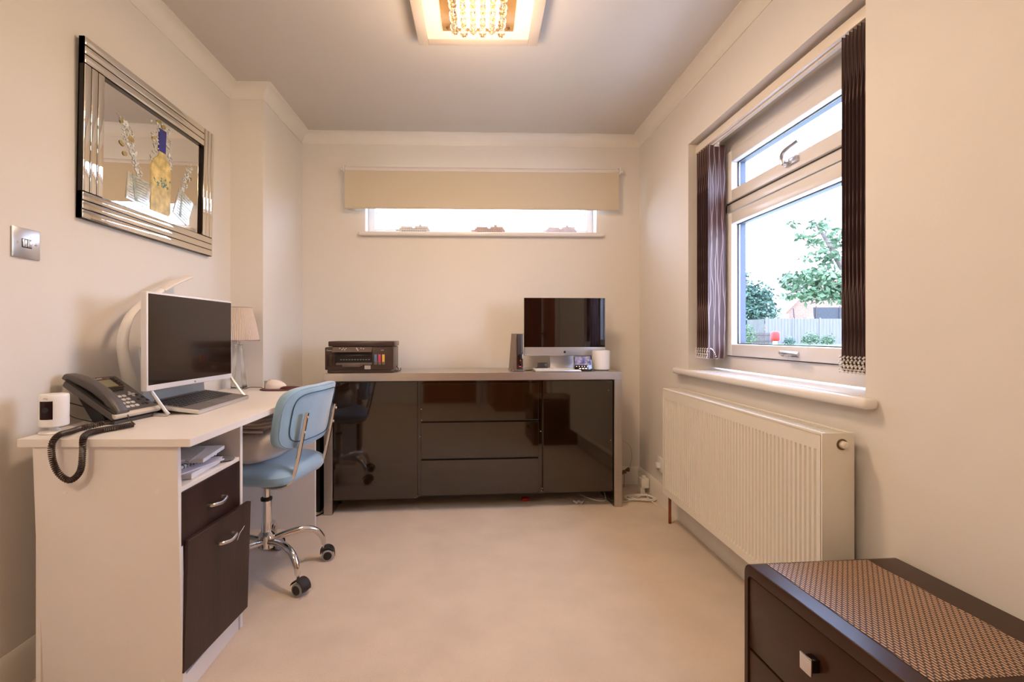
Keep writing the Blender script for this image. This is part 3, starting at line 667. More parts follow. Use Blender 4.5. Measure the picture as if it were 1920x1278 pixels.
for a, c in zip(rr, rr[1:]):
    for i in range(n): t.faces.new((a[i], a[(i+1) % n], c[(i+1) % n], c[i]))
obj('lamp_shade', t, pleat, tl)
b = new(); t2 = [( .100*math.cos(2*PI*i/48), .100*math.sin(2*PI*i/48), .255) for i in range(49)]; tube(b, t2, .0022, 6); t2 = [( .0625*math.cos(2*PI*i/48), .0625*math.sin(2*PI*i/48), .427) for i in range(49)]; tube(b, t2, .0018, 6); obj('shade_trim', b, mat('brown_pink_trim', (.36, .25, .23), .8, var=.05), tl)
b = new(); prism(b, [(-.5, -.5), (.5, -.5), (.5, .5), (-.5, .5)], 0, 1)
for v in b.verts: v.co = Vector((v.co.x*(.058-.036*v.co.z), v.co.y*(.058-.036*v.co.z), .006+.222*v.co.z))
obj('glass_column', b, cloudglass, tl, False)
b = new(); box(b, -.032, .032, -.032, .032, 0, .006, .001); box(b, -.016, .016, -.016, .016, .228, .234, .001); cyl(b, (0, 0, .234), (0, 0, .27), .007, n=14)
for sx in (-1, 1):
    for sy in (-1, 1): cyl(b, (sx*.029, sy*.029, .006), (sx*.011, sy*.011, .228), .0011, n=6)
obj('metal_fitting', b, chrome, tl)
b = new(); tube(b, [(.03, -.01, .002), (.05, -.03, .004), (.075, -.04, .012), (.10, -.02, .010), (.125, -.015, .008), (.135, -.03, .0025)], .0018, 6, 8); obj('cable', b, blackmat, tl)
# ------------------------------------------------------------------ mouse + mat
mm = thing('mouse_mat', 'dark maroon mouse mat with wrist rest at the far end of the desk', 'mouse mat', (-.995, 2.545, .75))
b = new(); sup(b, .098, .10, .004, .3, .75, 40, 8, fn=lambda p: Vector((p.x, p.y, max(p.z, -.0018)+.0018)), M=None); obj('pad', b, mat('maroon_mat', (.085, .018, .025), .55, var=.1), mm)
b = new(); sup(b, .05, .026, .014, .8, .8, 24, 10, M=T(.055, -.030, .005)); obj('wrist_rest', b, MATS['maroon_mat'], mm)
ms = thing('computer_mouse', 'white rounded computer mouse on the maroon mouse mat', 'mouse', (-1.018, 2.535, .7545), R(10))
b = new(); sup(b, .054, .033, .044, .85, .9, 32, 14, fn=lambda p: Vector((p.x, p.y, max(p.z*(1-.25*p.x/.054), -.001)+.001))); obj('shell', b, mat('pearl_white_shell', (.80, .72, .66), .22, coat=.3, var=.02), ms)
b = new(); lathe(b, [(.007, -.003), (.007, .003)], 18, T(-.030, -.004, .040) @ RX(R(90))); obj('scroll_wheel', b, greyring, ms)
b = new(); box(b, -.058, -.002, -.0007, .0007, .0, .0405, 0, M=None); sup(b, .001, .001, .001, M=T(0, 0, .02)); obj('button_seam', b, greyring, ms)

# ------------------------------------------------------------------ office chair
ch = thing('office_chair', 'blue velvet swivel chair with chrome frame and castors pulled up to the desk', 'office chair', (-.883, 2.096, 0), R(-8.5))
gh = R(8.5)
b = new(); lathe(b, [(.030, .120), (.034, .125), (.034, .175), (.026, .185), (.021, .19), (.021, .325)], 28); obj('gas_column', b, chrome, ch)
b = new(); lathe(b, [(.0225, .322), (.0235, .325), (.0235, .334), (.014, .337)], 24); obj('collar', b, blackmat, ch)
b = new(); cyl(b, (0, 0, .335), (0, 0, .425), .0135, n=20); obj('piston', b, chrome, ch)
b = new(); box(b, -.075, .075, -.07, .07, .415, .432, .003); obj('seat_plate', b, blackmat, ch)
for k in range(5):
    a = R(32.5-72*k)+gh; M = RZ(a)
    b = new(); tube(b, [(.02, 0, .148), (.08, 0, .160), (.15, 0, .164), (.205, 0, .146), (.236, 0, .108), (.243, 0, .075)], [.0135, .0145, .0150, .0145, .0125, .0105], 14, 6, M=M); obj('base_arm', b, chrome, ch)
    pa = R([25, -15, 130, 200, 80][k]); cm = RZ(a) @ T(.245, 0, 0) @ RZ(pa-a)
    b = new(); cyl(b, (0, 0, .058), (0, 0, .082), .0065, n=12)
    bmesh.ops.transform(b, matrix=cm, verts=b.verts); ca = obj('castor_stem', b, chrome, ch)
    t = new()
    # hood: arc band above the wheels
    lathe(t, [(.0305, -.0245), (.033, -.023), (.0335, 0), (.033, .023), (.0305, .0245)], 28, cm @ T(.014, 0, .030) @ RX(R(90)))
    dv = [v for v in t.verts if (cm.inverted() @ v.co).z < .026-.25*((cm.inverted() @ v.co).x-.014)]; bmesh.ops.delete(t, geom=dv, context='VERTS')
    obj('castor_hood', t, rubber, ch)
    for s in (-1, 1):
        t = new(); lathe(t, [(.016, -.0085), (.024, -.008), (.0255, -.006), (.0255, .006), (.024, .008), (.016, .0085)], 28, cm @ T(.014, s*.0165, .0265) @ RX(R(90))); wl = obj('castor_wheel', t, greyring, ch)
        t = new(); lathe(t, [(.0185, -.0095), (.0185, .0095)], 24, cm @ T(.014, s*.0165, .0265) @ RX(R(90))); obj('wheel_disc', t, rubber, wl)
b = new(); sup(b, .205, .212, .050, .55, .45, 56, 20, fn=lambda p: Vector((p.x, p.y*(1-.04*p.x/.2), p.z+(-.012 if p.z > 0 else 0)*(p.x*p.x+p.y*p.y)/.045)), M=T(.0, 0, .475)); obj('seat', b, blue_vel, ch)
def backfn(p): # p.x thickness, p.y width, p.z height
    f = (p.z+.13)/.26
    w = 1+.03*f
    return Vector((p.x-.95*p.y*p.y+.040*f*f+.012*f, p.y*w, p.z))
b = new(); sup(b, .215, .125, .030, .5, .38, 56, 20, fn=lambda p: backfn(Vector((p.z, p.x, p.y))), M=T(.195, 0, .703)); bk_ = obj('backrest', b, blue_vel, ch)
# piped outline on the rear of the backrest
pp = []
for i in range(65):
    a = 2*PI*i/64; ca, sa = math.cos(a), math.sin(a); y = math.copysign(abs(ca)**.36, ca)*.175; z = math.copysign(abs(sa)**.42, sa)*.098
    pp.append(backfn(Vector((.0285, y, z)))+Vector((.195, 0, .703)))
b = new(); tube(b, pp, .0022, 6); obj('piping', b, blue_seam, bk_)
b = new(); pp = []
for i in range(65):
    a = 2*PI*i/64; ca, sa = math.cos(a), math.sin(a); y = math.copysign(abs(ca)**.40, ca)*.2085; z = math.copysign(abs(sa)**.44, sa)*.120
    pp.append(backfn(Vector((.018, y, z)))+Vector((.195, 0, .703)))
tube(b, pp, .003, 6); obj('edge_piping', b, blue_vel, bk_)
for s in (-1, 1):
    b = new(); tube(b, [(.02, s*.10, .420), (.10, s*.125, .418), (.155, s*.13, .426), (.185, s*.13, .450), (.203, s*.13, .50), (.222, s*.13, .58), (.252, s*.13, .724)], 1, 12, 6, flat=(.0125, .0065)); br_ = obj('back_support_bar', b, chrome, ch)
    b = new()
    for z, x in ((.705, .251), (.645, .238)): lathe(b, [(.006, 0), (.0055, .003), (.003, .0045)], 14, T(x+.004, s*.13, z) @ RY(R(90)))
    obj('screw', b, satin, br_)
# items on the seat
bag = thing('fabric_bag', 'white fabric bag with a small cat drawing lying on the blue chair seat', 'bag', (-.945, 2.065, .524), R(-6))
b = new(); sup(b, .155, .15, .068, .45, .35, 40, 16, fn=lambda p: Vector((p.x, p.y, p.z+.006*math.sin(p.x*40)*math.cos(p.y*35)+(.02*p.x/.155 if p.z > 0 else 0)*-1)), M=T(0, 0, .058)); obj('bag_body', b, mat('off_white_cotton', (.74, .71, .71), .9, var=.06, bump=.2, bscale=25), bag)
ink = mat('grey_ink', (.16, .14, .16), .7, var=.1)
b = new()
def loop(cx, cz, rx, rz, th=.0011, n=16, a0=0, a1=2*PI): tube(b, [(cx+rx*math.cos(a0+(a1-a0)*i/n), -.1515, cz+rz*math.sin(a0+(a1-a0)*i/n)) for i in range(n+1)], th, 5)
loop(.032, .088, .010, .009); loop(.032, .063, .012, .013)
tube(b, [(.024, -.1515, .094), (.023, -.1515, .104), (.030, -.1515, .097)], .0011, 5); tube(b, [(.038, -.1515, .097), (.043, -.1515, .104), (.042, -.1515, .093)], .0011, 5)
obj('cat_drawing', b, ink, bag)
kb = thing('knitted_blanket', 'folded beige ribbed knit on top of the bag, partly under the desktop', 'blanket', (-.945, 2.08, .642), R(-6))
b = new(); sup(b, .145, .15, .040, .6, .5, 40, 16, fn=lambda p: Vector((p.x, p.y, p.z+.006*math.sin(p.y*30+p.x*14))), M=T(0, 0, .040)); obj('folded_knit', b, ribknit, kb)
b = new(); tube(b, [(-.12, -.145, .012), (-.04, -.152, .016), (.06, -.152, .010), (.13, -.13, .004)], .006, 8, 6); obj('fold_edge', b, ribknit, kb)

# ------------------------------------------------------------------ sideboard
CA = math.atan2(.084, 1.743)
sb = thing('sideboard', 'black gloss sideboard with brushed steel surround against the back wall', 'sideboard', (.030, 2.816, 0), CA)
HW, HT, DP = .876, .812, .405
b = new()
box(b, -HW, HW, 0, DP, HT-.046, HT, .0015, 1); box(b, -HW, -HW+.047, 0, DP, 0, HT-.046, .0015, 1); box(b, HW-.047, HW, 0, DP, 0, HT-.046, .0015, 1)
obj('steel_surround', b, brushed, sb, False)
b = new(); box(b, -HW+.049, HW-.049, .035, DP-.01, .085, HT-.048); box(b, -HW+.047, -HW+.049, .01, DP, .002, HT-.05); box(b, HW-.049, HW-.047, .01, DP, .002, HT-.05); obj('carcass', b, blackgloss, sb, False)
for x0, x1, z0, z1, nm in [(-HW+.052, -.345, .080, .760, 'door'), (.398, HW-.052, .098, .760, 'door')]:
    b = new(); box(b, x0, x1, .012, .034, z0, z1, .002, 2); obj(nm, b, blackgloss, sb, False)
for z0, z1 in ((.528, .748), (.308, .520), (.092, .300)):
    b = new(); box(b, -.325, .370, .010, .034, z0, z1, .002, 2); dq = obj('drawer', b, blackgloss, sb, False)
    b = new(); box(b, -.325, .370, .0085, .0105, z0-.0005, z0+.004, 0); obj('bottom_lip', b, blackmat, dq, False)
b = new(); rn = random.Random(3)
for x, z in [(.845-.05, .70), (.81, .40), (-.345, .09), (-.36, .085), (-.33, .44), (.382, .46), (.392, .12), (.388, .105), (-.322, .60), (-.32, .535)]:
    sup(b, rn.uniform(.0015, .004), .0008, rn.uniform(.0015, .004), 1, 1, 6, 4, M=T(x, .0105, z))
obj('chip_mark', b, mat('chipped_pale_core', (.5, .42, .36), .8, var=.1), sb)
def SBp(x, y): # local on sideboard -> world
    c, s = math.cos(CA), math.sin(CA); return (.030+c*x-s*y, 2.816+s*x+c*y)
# ------------------------------------------------------------------ printer
x, y = SBp(-.675, .03)
pr = thing('printer', 'dark inkjet printer with coloured ink tanks on the left end of the sideboard', 'printer', (x, y, HT), CA)
pm = mat('printer_brown_black', (.055, .032, .024), .3, var=.08); pg = mat('printer_gloss', (.03, .014, .010), .12, var=.1)
b = new(); box(b, -.203, .190, 0, .27, .018, .150, .006, 2); box(b, -.19, .18, .006, .26, .0, .02, .004, 1); bd = obj('body', b, pm, pr)
b = new(); box(b, -.185, .195, .004, .27, .154, .184, .005, 2); obj('scanner_lid', b, pm, pr)
b = new(); box(b, -.16, .18, .01, .26, .147, .156); obj('lid_gap', b, blackmat, pr)
b = new(); box(b, -.148, .070, -.001, .01, .042, .142, .001); obj('tray_recess', b, blackmat, pr)
b = new(); prism(b, [(0, 0), (-.035, -.024), (-.035, -.028), (.004, -.004)], -.155, .068, M=T(0, 0, .150) @ Matrix(((0, 0, 1, 0), (1, 0, 0, 0), (0, 1, 0, 0), (0, 0, 0, 1)))); cpn = obj('control_panel', b, mat('panel_grey_brown', (.13, .095, .075), .3, var=.05), pr)
b = new()
for px_, f in [(-.115, .3), (-.10, .6), (-.095, .3), (-.08, .35), (-.085, .65), (-.02, .3), (-.015, .5), (.005, .3), (-.01, .75), (.02, .4)]:
    lathe(b, [(.0035, 0), (.003, .0015)], 10, T(px_, -.035*f, .150-.024*f+.0004) @ RX(R(34)))
obj('panel_button', b, white_pl, cpn)
b = new(); box(b, -.14, .065, -.004, .0, .092, .106, .001); obj('upper_slot', b, pg, pr)
b = new(); box(b, -.138, .066, -.010, .0, .046, .060, .002); box(b, -.10, .0, -.014, -.008, .036, .054, .002); obj('output_tray', b, MATS['panel_grey_brown'], pr)
b = new()
for k in range(11): box(b, -.115+k*.016, -.106+k*.016, -.0015, -.0008, .0765, .0785)
obj('tray_markings', b, white_pl, pr)
b = new(); box(b, -.190, -.158, -.002, 0, .040, .104, .001); obj('black_tank_window', b, pg, pr)
for k, c in enumerate([(.10, .20, .36), (.62, .04, .14), (.72, .42, .05)]):
    b = new(); box(b, .078+k*.0225, .095+k*.0225, -.002, .001, .048, .108, .001); wnd = obj('ink_window', b, mat('ink_frame', (.18, .13, .11), .3, var=.05), pr)
    b = new(); box(b, .0795+k*.0225, .0935+k*.0225, -.0028, -.001, .064, .106, .0005); obj('ink_level', b, mat('ink_%d' % k, c, .3, var=.1), wnd)
b = new(); box(b, .0, .012, -.003, 0, .042, .052); box(b, .025, .060, -.0105, -.0095, .022, .044); obj('label_sticker', b, mat('sticker_grey', (.42, .36, .33), .5, var=.15, vscale=200), pr)
text('logo', 'Canon', .0115, white_pl, bd, T(-.178, -.0008, .132) @ FRONT)
text('model_mark', 'G3010', .006, white_pl, bd, T(.125, -.0008, .132) @ FRONT)
b = new(); tube(b, [(.19, .15, .03), (.205, .13, .012), (.20, .06, .004), (.208, .10, .003), (.215, .16, .004), (.21, .22, .012)], .0028, 6, 8); obj('power_cable', b, blackmat, pr)
# ------------------------------------------------------------------ router
x, y = SBp(.262, .085)
ro = thing('router', 'tall slim black broadband router standing left of the desktop computer', 'router', (x, y, HT), CA+R(4))
b = new(); box(b, -.012, .024, -.015, .135, .010, .228, .003, 2); obj('body', b, dark_pl, ro)
b = new(); prism(b, [(-.015, .01), (-.015, .229), (-.019, .229), (-.036, .01)], -.012, .13, M=Matrix(((1, 0, 0, 0), (0, 0, 1, 0), (0, 1, 0, 0), (0, 0, 0, 1)))); obj('side_cover', b, mat('router_brown', (.16, .10, .075), .3, var=.08), ro)
b = new(); box(b, -.040, .030, -.02, .13, 0, .012, .003, 2); obj('foot', b, mat('smoked_plastic', (.12, .09, .08), .1, var=.1), ro)
b = new(); box(b, -.010, .022, -.0165, -.0145, .018, .105, .001); obj('front_panel', b, gscreen, ro)
b = new(); sup(b, .003, .002, .003, 1, 1, 10, 6, M=T(.006, -.0165, .066)); sup(b, .006, .002, .0035, 1, 1, 10, 6, M=T(.005, -.0165, .030)); obj('status_light', b, mat('red_led', (.5, .02, .02), .4, var=.02, emit=((1, .05, .04), .6)), ro)
# ------------------------------------------------------------------ desktop computer
x, y = SBp(.575, .205)
im = thing('desktop_computer', 'silver all-in-one desktop computer with glossy dark screen on the sideboard', 'computer', (x, y, HT), R(1.0))
b = new(); box(b, -.262, .262, -.004, .010, .088, .457, .0045, 3); sup(b, .22, .035, .15, .5, .5, 32, 12, fn=lambda p: Vector((p.x, max(p.y, 0), p.z)), M=T(0, .008, .28)); obj('housing', b, alu, im)
b = new(); box(b, -.2605, .2605, -.0062, -.003, .143, .4565, .001, 1)
obj('screen_glass', b, gscreen, im, False)
b = new(); prism(b, [(-.098, -.085), (.098, -.085), (.098, .085), (-.098, .085)], 0, .008, bev=.002); box(b, -.085, .085, .045, .052, .005, .16, .002, M=T(0, 0, 0)); obj('stand', b, alu, im)
# the fruit emblem on the chin
b = new(); ap = []
for i in range(40):
    a = 2*PI*i/40; r = .0072*(1+.10*math.cos(2*a+PI)*.5)*(1-.10*max(0, math.sin(a))**8)*(1-.10*max(0, -math.sin(a))**10)
    xx, zz = r*math.cos(a)*1.02, r*math.sin(a)
    if (xx-.0085)**2+(zz-.0012)**2 < .0034**2: d_ = Vector((xx-.0085, zz-.0012)).normalized()*.0034; xx, zz = .0085+d_.x, .0012+d_.y
    ap.append((xx, zz))
prism(b, ap, 0, .0008, M=T(0, -.0042, .112) @ FRONT)
prism(b, [(0, .0078), (.0006, .0100), (.0030, .0122), (.0034, .0098), (.0018, .0082)], 0, .0008, M=T(0, -.0042, .112) @ FRONT)
obj('fruit_emblem', b, blackmat, im, False)
# ------------------------------------------------------------------ keyboard
x, y = SBp(.492, .075)
kk = thing('computer_keyboard', 'slim white keyboard on the sideboard in front of the computer', 'keyboard', (x, y, HT), CA)
b = new(); box(b, -.140, .140, -.057, .057, .001, .007, .002, 2, M=RX(R(3))); 
b2 = new(); merge(b2, b, T(0, 0, .004)); obj('tray', b2, alu, kk)
for r in range(6):
    b = None
    for k in range(14):
        if r == 0 and 4 <= k <= 8:
            if k != 4: continue
            x0, x1 = -.134+4*.0192, -.134+9*.0192-.003
        else: x0, x1 = -.134+k*.0192, -.134+k*.0192+.0165
        b = new(); y0 = -.052+r*.0175; box(b, x0, x1, y0, y0+.0148, .0106, .0128, .0006, 1, M=RX(R(3)) ); obj('key', b, white_pl, kk, False)
# ------------------------------------------------------------------ smart display
x, y = SBp(.655, .055)
sd = thing('smart_display', 'small tilted touchscreen panel between the keyboard and white speaker', 'smart display', (x, y, HT), CA-R(3))
tm = RX(R(-16))
b = new(); box(b, -.056, .056, -.004, .010, .004, .098, .004, 2, M=tm); prism(b, [(.006, 0), (.07, 0), (.07, .02), (.035, .07), (.02, .07)], -.05, .05, M=Matrix(((0, 0, 1, 0), (1, 0, 0, 0), (0, 1, 0, 0), (0, 0, 0, 1)))); obj('case', b, gscreen, sd)
def _scr(nt, b):
    t = N(nt, 'ShaderNodeTexCoord'); n = N(nt, 'ShaderNodeTexNoise'); n.inputs['Scale'].default_value = 28; nt.links.new(t.outputs['Object'], n.inputs['Vector'])
    r = N(nt, 'ShaderNodeValToRGB'); nt.links.new(n.outputs['Fac'], r.inputs['Fac']); r.color_ramp.elements[0].position = .35; r.color_ramp.elements[1].position = .65
    r.color_ramp.elements[0].color = (.06, .07, .20, 1); r.color_ramp.elements[1].color = (.42, .36, .42, 1)
    nt.links.new(r.outputs['Color'], b.inputs['Base Color']); nt.links.new(r.outputs['Color'], b.inputs['Emission Color']); b.inputs['Emission Strength'].default_value = .35; b.inputs['Roughness'].default_value = .1
b = new(); box(b, -.050, .048, -.0052, -.0035, .038, .092, 0, M=tm); obj('lit_screen', b, wood_or('display_picture', _scr), sd, False)
b = new()
for k in range(6): lathe(b, [(.003, 0), (.003, .0008)], 10, tm @ T(-.041+k*.0165, -.0036, .029) @ RX(R(90)))
for k in range(3): box(b, -.026+k*.018, -.014+k*.018, -.0046, -.0036, .013, .019, 0, M=tm)
obj('touch_icons', b, mat('icon_white', (.8, .8, .75), .4, var=.02, emit=((1, 1, .9), .5)), sd)
# ------------------------------------------------------------------ cylinder speaker
x, y = SBp(.787, .125)
sp = thing('smart_speaker', 'white cylindrical device at the right end of the sideboard', 'speaker', (x, y, HT), CA)
b = new(); lathe(b, [(.048, .006), (.0535, .010), (.0545, .118), (.052, .124), (.043, .126)], 48); obj('body', b, white_pl, sp)
b = new(); lathe(b, [(.046, 0), (.049, .002), (.049, .007)], 40); obj('base_ring', b, mat('teal_grey_ring', (.12, .17, .16), .3, var=.05), sp)
# ------------------------------------------------------------------ black adapter
x, y = SBp(.425, .17)
ad = thing('power_adapter', 'small black power box behind the white keyboard', 'adapter', (x, y, HT), CA)
b = new(); box(b, -.030, .030, -.02, .02, 0, .045, .003, 2); obj("box", b, dark_pl, ad)
b = new(); tube(b, [(-.03, 0, .016), (-.05, -.005, .012), (-.075, -.02, .003), (-.11, -.04, .003), (-.15, -.045, .003)], .0025, 6, 8); obj('lead', b, blackmat, ad)

# ------------------------------------------------------------------ black box behind the desk
tb = thing('storage_case', 'dark case on the floor between the desk end and the sideboard', 'case', (-.985, 2.92, 0), 0)
b = new(); box(b, -.09, .105, -.10, .30, .0, .45, .006, 2); obj('case_body', b, blackmat, tb)
b = new(); tube(b, [(-.03, .05, .45), (-.03, .08, .475), (-.03, .14, .475), (-.03, .17, .45)], .006, 8, 6); obj('carry_handle', b, blackmat, tb)
b = new(); tube(b, [(-.93, 2.70, .004), (-.90, 2.74, .004), (-.87, 2.77, .006), (-.84, 2.86, .004), (-.80, 2.98, .004)], .004, 6, 8); tag(obj('floor_cable', b, blackmat), 'short black cable on the carpet beside the left leg of the sideboard', 'cable')

# ------------------------------------------------------------------ radiator
rd = thing('radiator', 'long white ribbed panel radiator under the side window', 'radiator', (1.0, 1.99, 0))
ry0, ry1, rz0, rz1 = 1.397-1.99, 2.580-1.99, .170, .741
t = new(); P = []; pit = .0215; n = int((ry1-ry0-.03)/pit); y = ry0+.012
P.append((0.0, ry0+.006))
for k in range(n):
    P += [(0.0, y), (0.0, y+pit*.50), (.0072, y+pit*.60), (.0072, y+pit*.90)]; y += pit
P += [(0.0, y), (0.0, ry1-.004)]
X0 = 1.0417-1.0
def wallseg(zs, prof):
    R_ = [[t.verts.new((X0+(x_ if fl else 0), y_, z_)) for x_, y_ in P] for z_, fl in zs]
    for a, c in zip(R_, R_[1:]):
        for i in range(len(P)-1): t.faces.new((a[i], a[i+1], c[i+1], c[i]))
wallseg([(rz0+.004, 0), (rz0+.036, 0), (rz0+.046, 1), (rz1-.062, 1), (rz1-.052, 0), (rz1-.006, 0)], P)
obj('front_panel', t, radm, rd)
b = new(); box(b, X0+.006, X0+.020, ry0+.004, ry1-.004, rz0+.004, rz1-.004, .003); box(b, X0+.060, X0+.078, ry0+.01, ry1-.01, rz0+.004, rz1-.012, .003); obj('rear_panel', b, radm, rd)
for y0, y1 in ((ry0-.004, ry0+.003), (ry1-.003, ry1+.004)):
    b = new(); box(b, X0-.002, X0+.097, y0, y1, rz0, rz1+.002, .0025, 2); obj('side_cover', b, radm, rd)
b = new(); box(b, X0-.002, X0+.012, ry0, ry1, rz1-.006, rz1+.002, .001, 1); box(b, X0+.085, X0+.097, ry0, ry1, rz1-.012, rz1+.002, .001, 1)
for k in range(70):
    y = ry0+.012+k*.0166; box(b, X0+.010, X0+.088, y, y+.0105, rz1-.004, rz1+.001)
obj('top_grille', b, radm, rd, False)
b = new(); lathe(b, [(.0165, 0), (.0165, .0015), (.013, .002)], 28, T(X0+.058, ry0-.0042, rz1-.032) @ RX(R(90))); vl = obj('valve_rim', b, mat('dark_brass', (.16, .11, .06), .35, .7, var=.1), rd)
b = new(); lathe(b, [(.011, 0), (.011, .012), (.007, .016), (.005, .016)], 20, T(X0+.058, ry0-.005, rz1-.032) @ RX(R(90))); obj('thermostat_head', b, radm, rd)
b = new(); cyl(b, (X0+.045, 2.60-1.99, .001), (X0+.045, 2.60-1.99, .175), .0075, n=16); box(b, X0+.035, X0+.055, 2.575-1.99, 2.61-1.99, .155, .185, .003); obj('inlet_pipe', b, copper, rd)
b = new(); cyl(b, (X0+.0975, ry0+.2, .55), (XR-1.002, ry0+.2, .55), .012, n=10); cyl(b, (X0+.0975, ry1-.2, .55), (XR-1.002, ry1-.2, .55), .012, n=10); obj('wall_bracket', b, radm, rd)

# ------------------------------------------------------------------ low chest of drawers (bottom right)
ca = R(3.3)
cd = thing('low_chest', 'low dark brown chest of drawers with woven-pattern top in the near right corner', 'chest of drawers', (.728, 1.262, 0), ca)
# local: x to the right (depth .42), -y towards the viewer (length .92)
L_c, D_c, H_c = .490, .418, .432
b = new()
def rounded(y0, y1, x0, x1, z0, z1, r, th):
    out = []; inn = []
    def arc(cx, cz, rr, a0, a1, n=8): return [(cx+rr*math.cos(a0+(a1-a0)*i/n), cz+rr*math.sin(a0+(a1-a0)*i/n)) for i in range(n+1)]
    return arc
# carcass front frame = rounded rectangle ring in the (y,z) plane
t = new()
def rr(y0, y1, z0, z1, r):
    pts = []
    for cy, cz, a0 in ((y1-r, z1-r, 0), (y0+r, z1-r, PI/2), (y0+r, z0+r, PI), (y1-r, z0+r, 1.5*PI)):
        for i in range(9): a = a0+PI/2*i/8; pts.append((cy+r*math.cos(a), cz+r*math.sin(a)))
    return pts
O_ = rr(-L_c, 0, .0, H_c, .028); I_ = rr(-L_c+.016, -.016, .016, H_c-.030, .014)
n = len(O_)
vo = [[t.verts.new((x_, a, c)) for a, c in O_] for x_ in (0, D_c)]; vi = [[t.verts.new((x_, a, c)) for a, c in I_] for x_ in (0, D_c-.02)]
for i in range(n):
    j = (i+1) % n
    t.faces.new((vo[0][i], vo[0][j], vo[1][j], vo[1][i])); t.faces.new((vi[0][i], vi[0][j], vi[1][j], vi[1][i]))
    t.faces.new((vo[0][i], vo[0][j], vi[0][j], vi[0][i]))
t.faces.new(vo[1]); t.faces.new(vi[1])
be = [e for e in t.edges if all(abs(v.co.x) < 1e-6 and v in set(vo[0]) for v in e.verts)]
bmesh.ops.bevel(t, geom=be, offset=.004, segments=3, profile=.5, affect='EDGES')
obj('carcass', t, wengeblk, cd)
b = new(); box(b, .047, .330, -L_c+.035, -.027, H_c-.001, H_c+.0006, 0); obj('top_inlay', b, inlay, cd, False)
b = new(); box(b, .0445, .0475, -L_c+.035, -.027, H_c-.001, H_c+.0004); obj('inlay_groove', b, blackedge, cd, False)
for z0, z1 in ((.212, H_c-.033), (.020, .207)):
    b = new(); box(b, .003, .022, -L_c+.020, -.019, z0, z1, .003, 2); dq = obj('drawer', b, wengeblk, cd)
    zc = z1-.075
    b = new(); box(b, -.018, .004, -.2575, -.2325, zc-.014, zc+.014, .002, 2); obj('handle', b, blackedge, dq)
    b = new(); box(b, -.022, -.017, -.2615, -.2285, zc-.019, zc+.019, .002, 2); obj('handle_plate', b, chrome, dq)
    b = new(); box(b, .012, .38, -L_c+.04, -.04, z0+.01, z1-.02); obj('drawer_box', b, blackmat, dq, False)

# ------------------------------------------------------------------ cables and bits on the floor at right
b = new(); rn = random.Random(11); pts = []
for i in range(64):
    a = i*.62; r = .066+.016*math.sin(i*1.3)
    pts.append((1.068+r*math.cos(a)*1.15+.012*math.sin(i*.31), 2.985+r*math.sin(a)*.75, .006+.0012*(i % 9)+.003*math.sin(i)))
pts = [(1.20-.09, 3.17, .03), (1.13, 3.10, .006)] + pts + [(.98, 2.95, .005), (.935, 2.94, .004), (.915, 2.95, .004)]
tube(b, pts, .0035, 6, 4); tag(obj('cable_coil', b, whitecable), 'loose coil of white cable on the carpet between sideboard and radiator', 'cable')
b = new(); tube(b, [(.842, 3.02, .035), (.840, 2.98, .008), (.82, 2.955, .004), (.78, 2.965, .004), (.74, 3.01, .004), (.70, 3.08, .004)], .0035, 6, 6); tag(obj('loose_cable', b, whitecable), 'short white cable looping on the carpet just inside the right leg of the sideboard', 'cable')
b = new(); tube(b, [(1.13, 3.13, .05), (1.115, 3.05, .012), (1.10, 2.98, .02), (1.115, 2.90, .006), (1.12, 2.84, .004)], .003, 6, 8); tag(obj('extension_lead', b, whitecable), 'straight white lead running from the wall plug over the coil towards the radiator', 'cable')
pa = thing('plug_adapter', 'white cube plug adapter low on the right wall behind the cable coil', 'adapter', (1.118, 3.085, .045), R(4))
b = new(); box(b, -.026, .026, -.028, .028, 0, .062, .004, 2); box(b, -.012, .012, -.01, .016, .060, .076, .003, 2); obj('adapter_body', b, whitecable, pa)
b = new(); box(b, -.03, -.0, -.02, .02, -.044, 0.002, .003, 2); obj('plug_top', b, whitecable, pa)
so = thing('wall_socket', 'white wall socket partly hidden by the far end of the radiator', 'socket', (XR, 2.925, .235), R(-90))
b = new(); box(b, -.05, .05, -.012, 0, -.043, .043, .003, 2); obj('face_plate', b, white_pl, so)
b = new(); box(b, -.014, .014, -.032, -.010, -.02, .012, .003, 2); obj('plug', b, white_pl, so)
va = thing('pipe_valve', 'small dark metal valve beside the rear right leg of the sideboard', 'valve', (1.045, 3.215, .0))
b = new(); cyl(b, (-.012, .01, 0), (-.012, .0, .105), .0018, n=6); cyl(b, (-.03, 0, .095), (.02, 0, .135), .009, .007, 12); sup(b, .014, .012, .012, .7, .7, 12, 8, M=T(-.012, 0, .108)); sup(b, .011, .010, .010, .7, .7, 12, 8, M=T(.012, -.004, .12)); obj('valve_body', b, mat('dull_bronze', (.16, .09, .075), .35, .6, var=.3, vscale=60), va)
b = new(); tube(b, [(1.035, 3.235, .125), (1.10, 3.24, .30), (1.085, 3.25, .255), (1.01, 3.26, .31), (.95, 3.27, .29)][1:], .0018, 6, 8)
b.free(); b = new(); tube(b, [(.985, 3.262, .31), (1.04, 3.262, .305), (1.088, 3.262, .265), (1.10, 3.262, .20), (1.09, 3.262, .14), (1.085, 3.262, .105)], .0018, 6, 8)
tag(obj('thin_cable', b, mat('beige_wire', (.55, .46, .37), .6, var=.05)), 'thin beige wire arching against the wall right of the sideboard', 'cable')
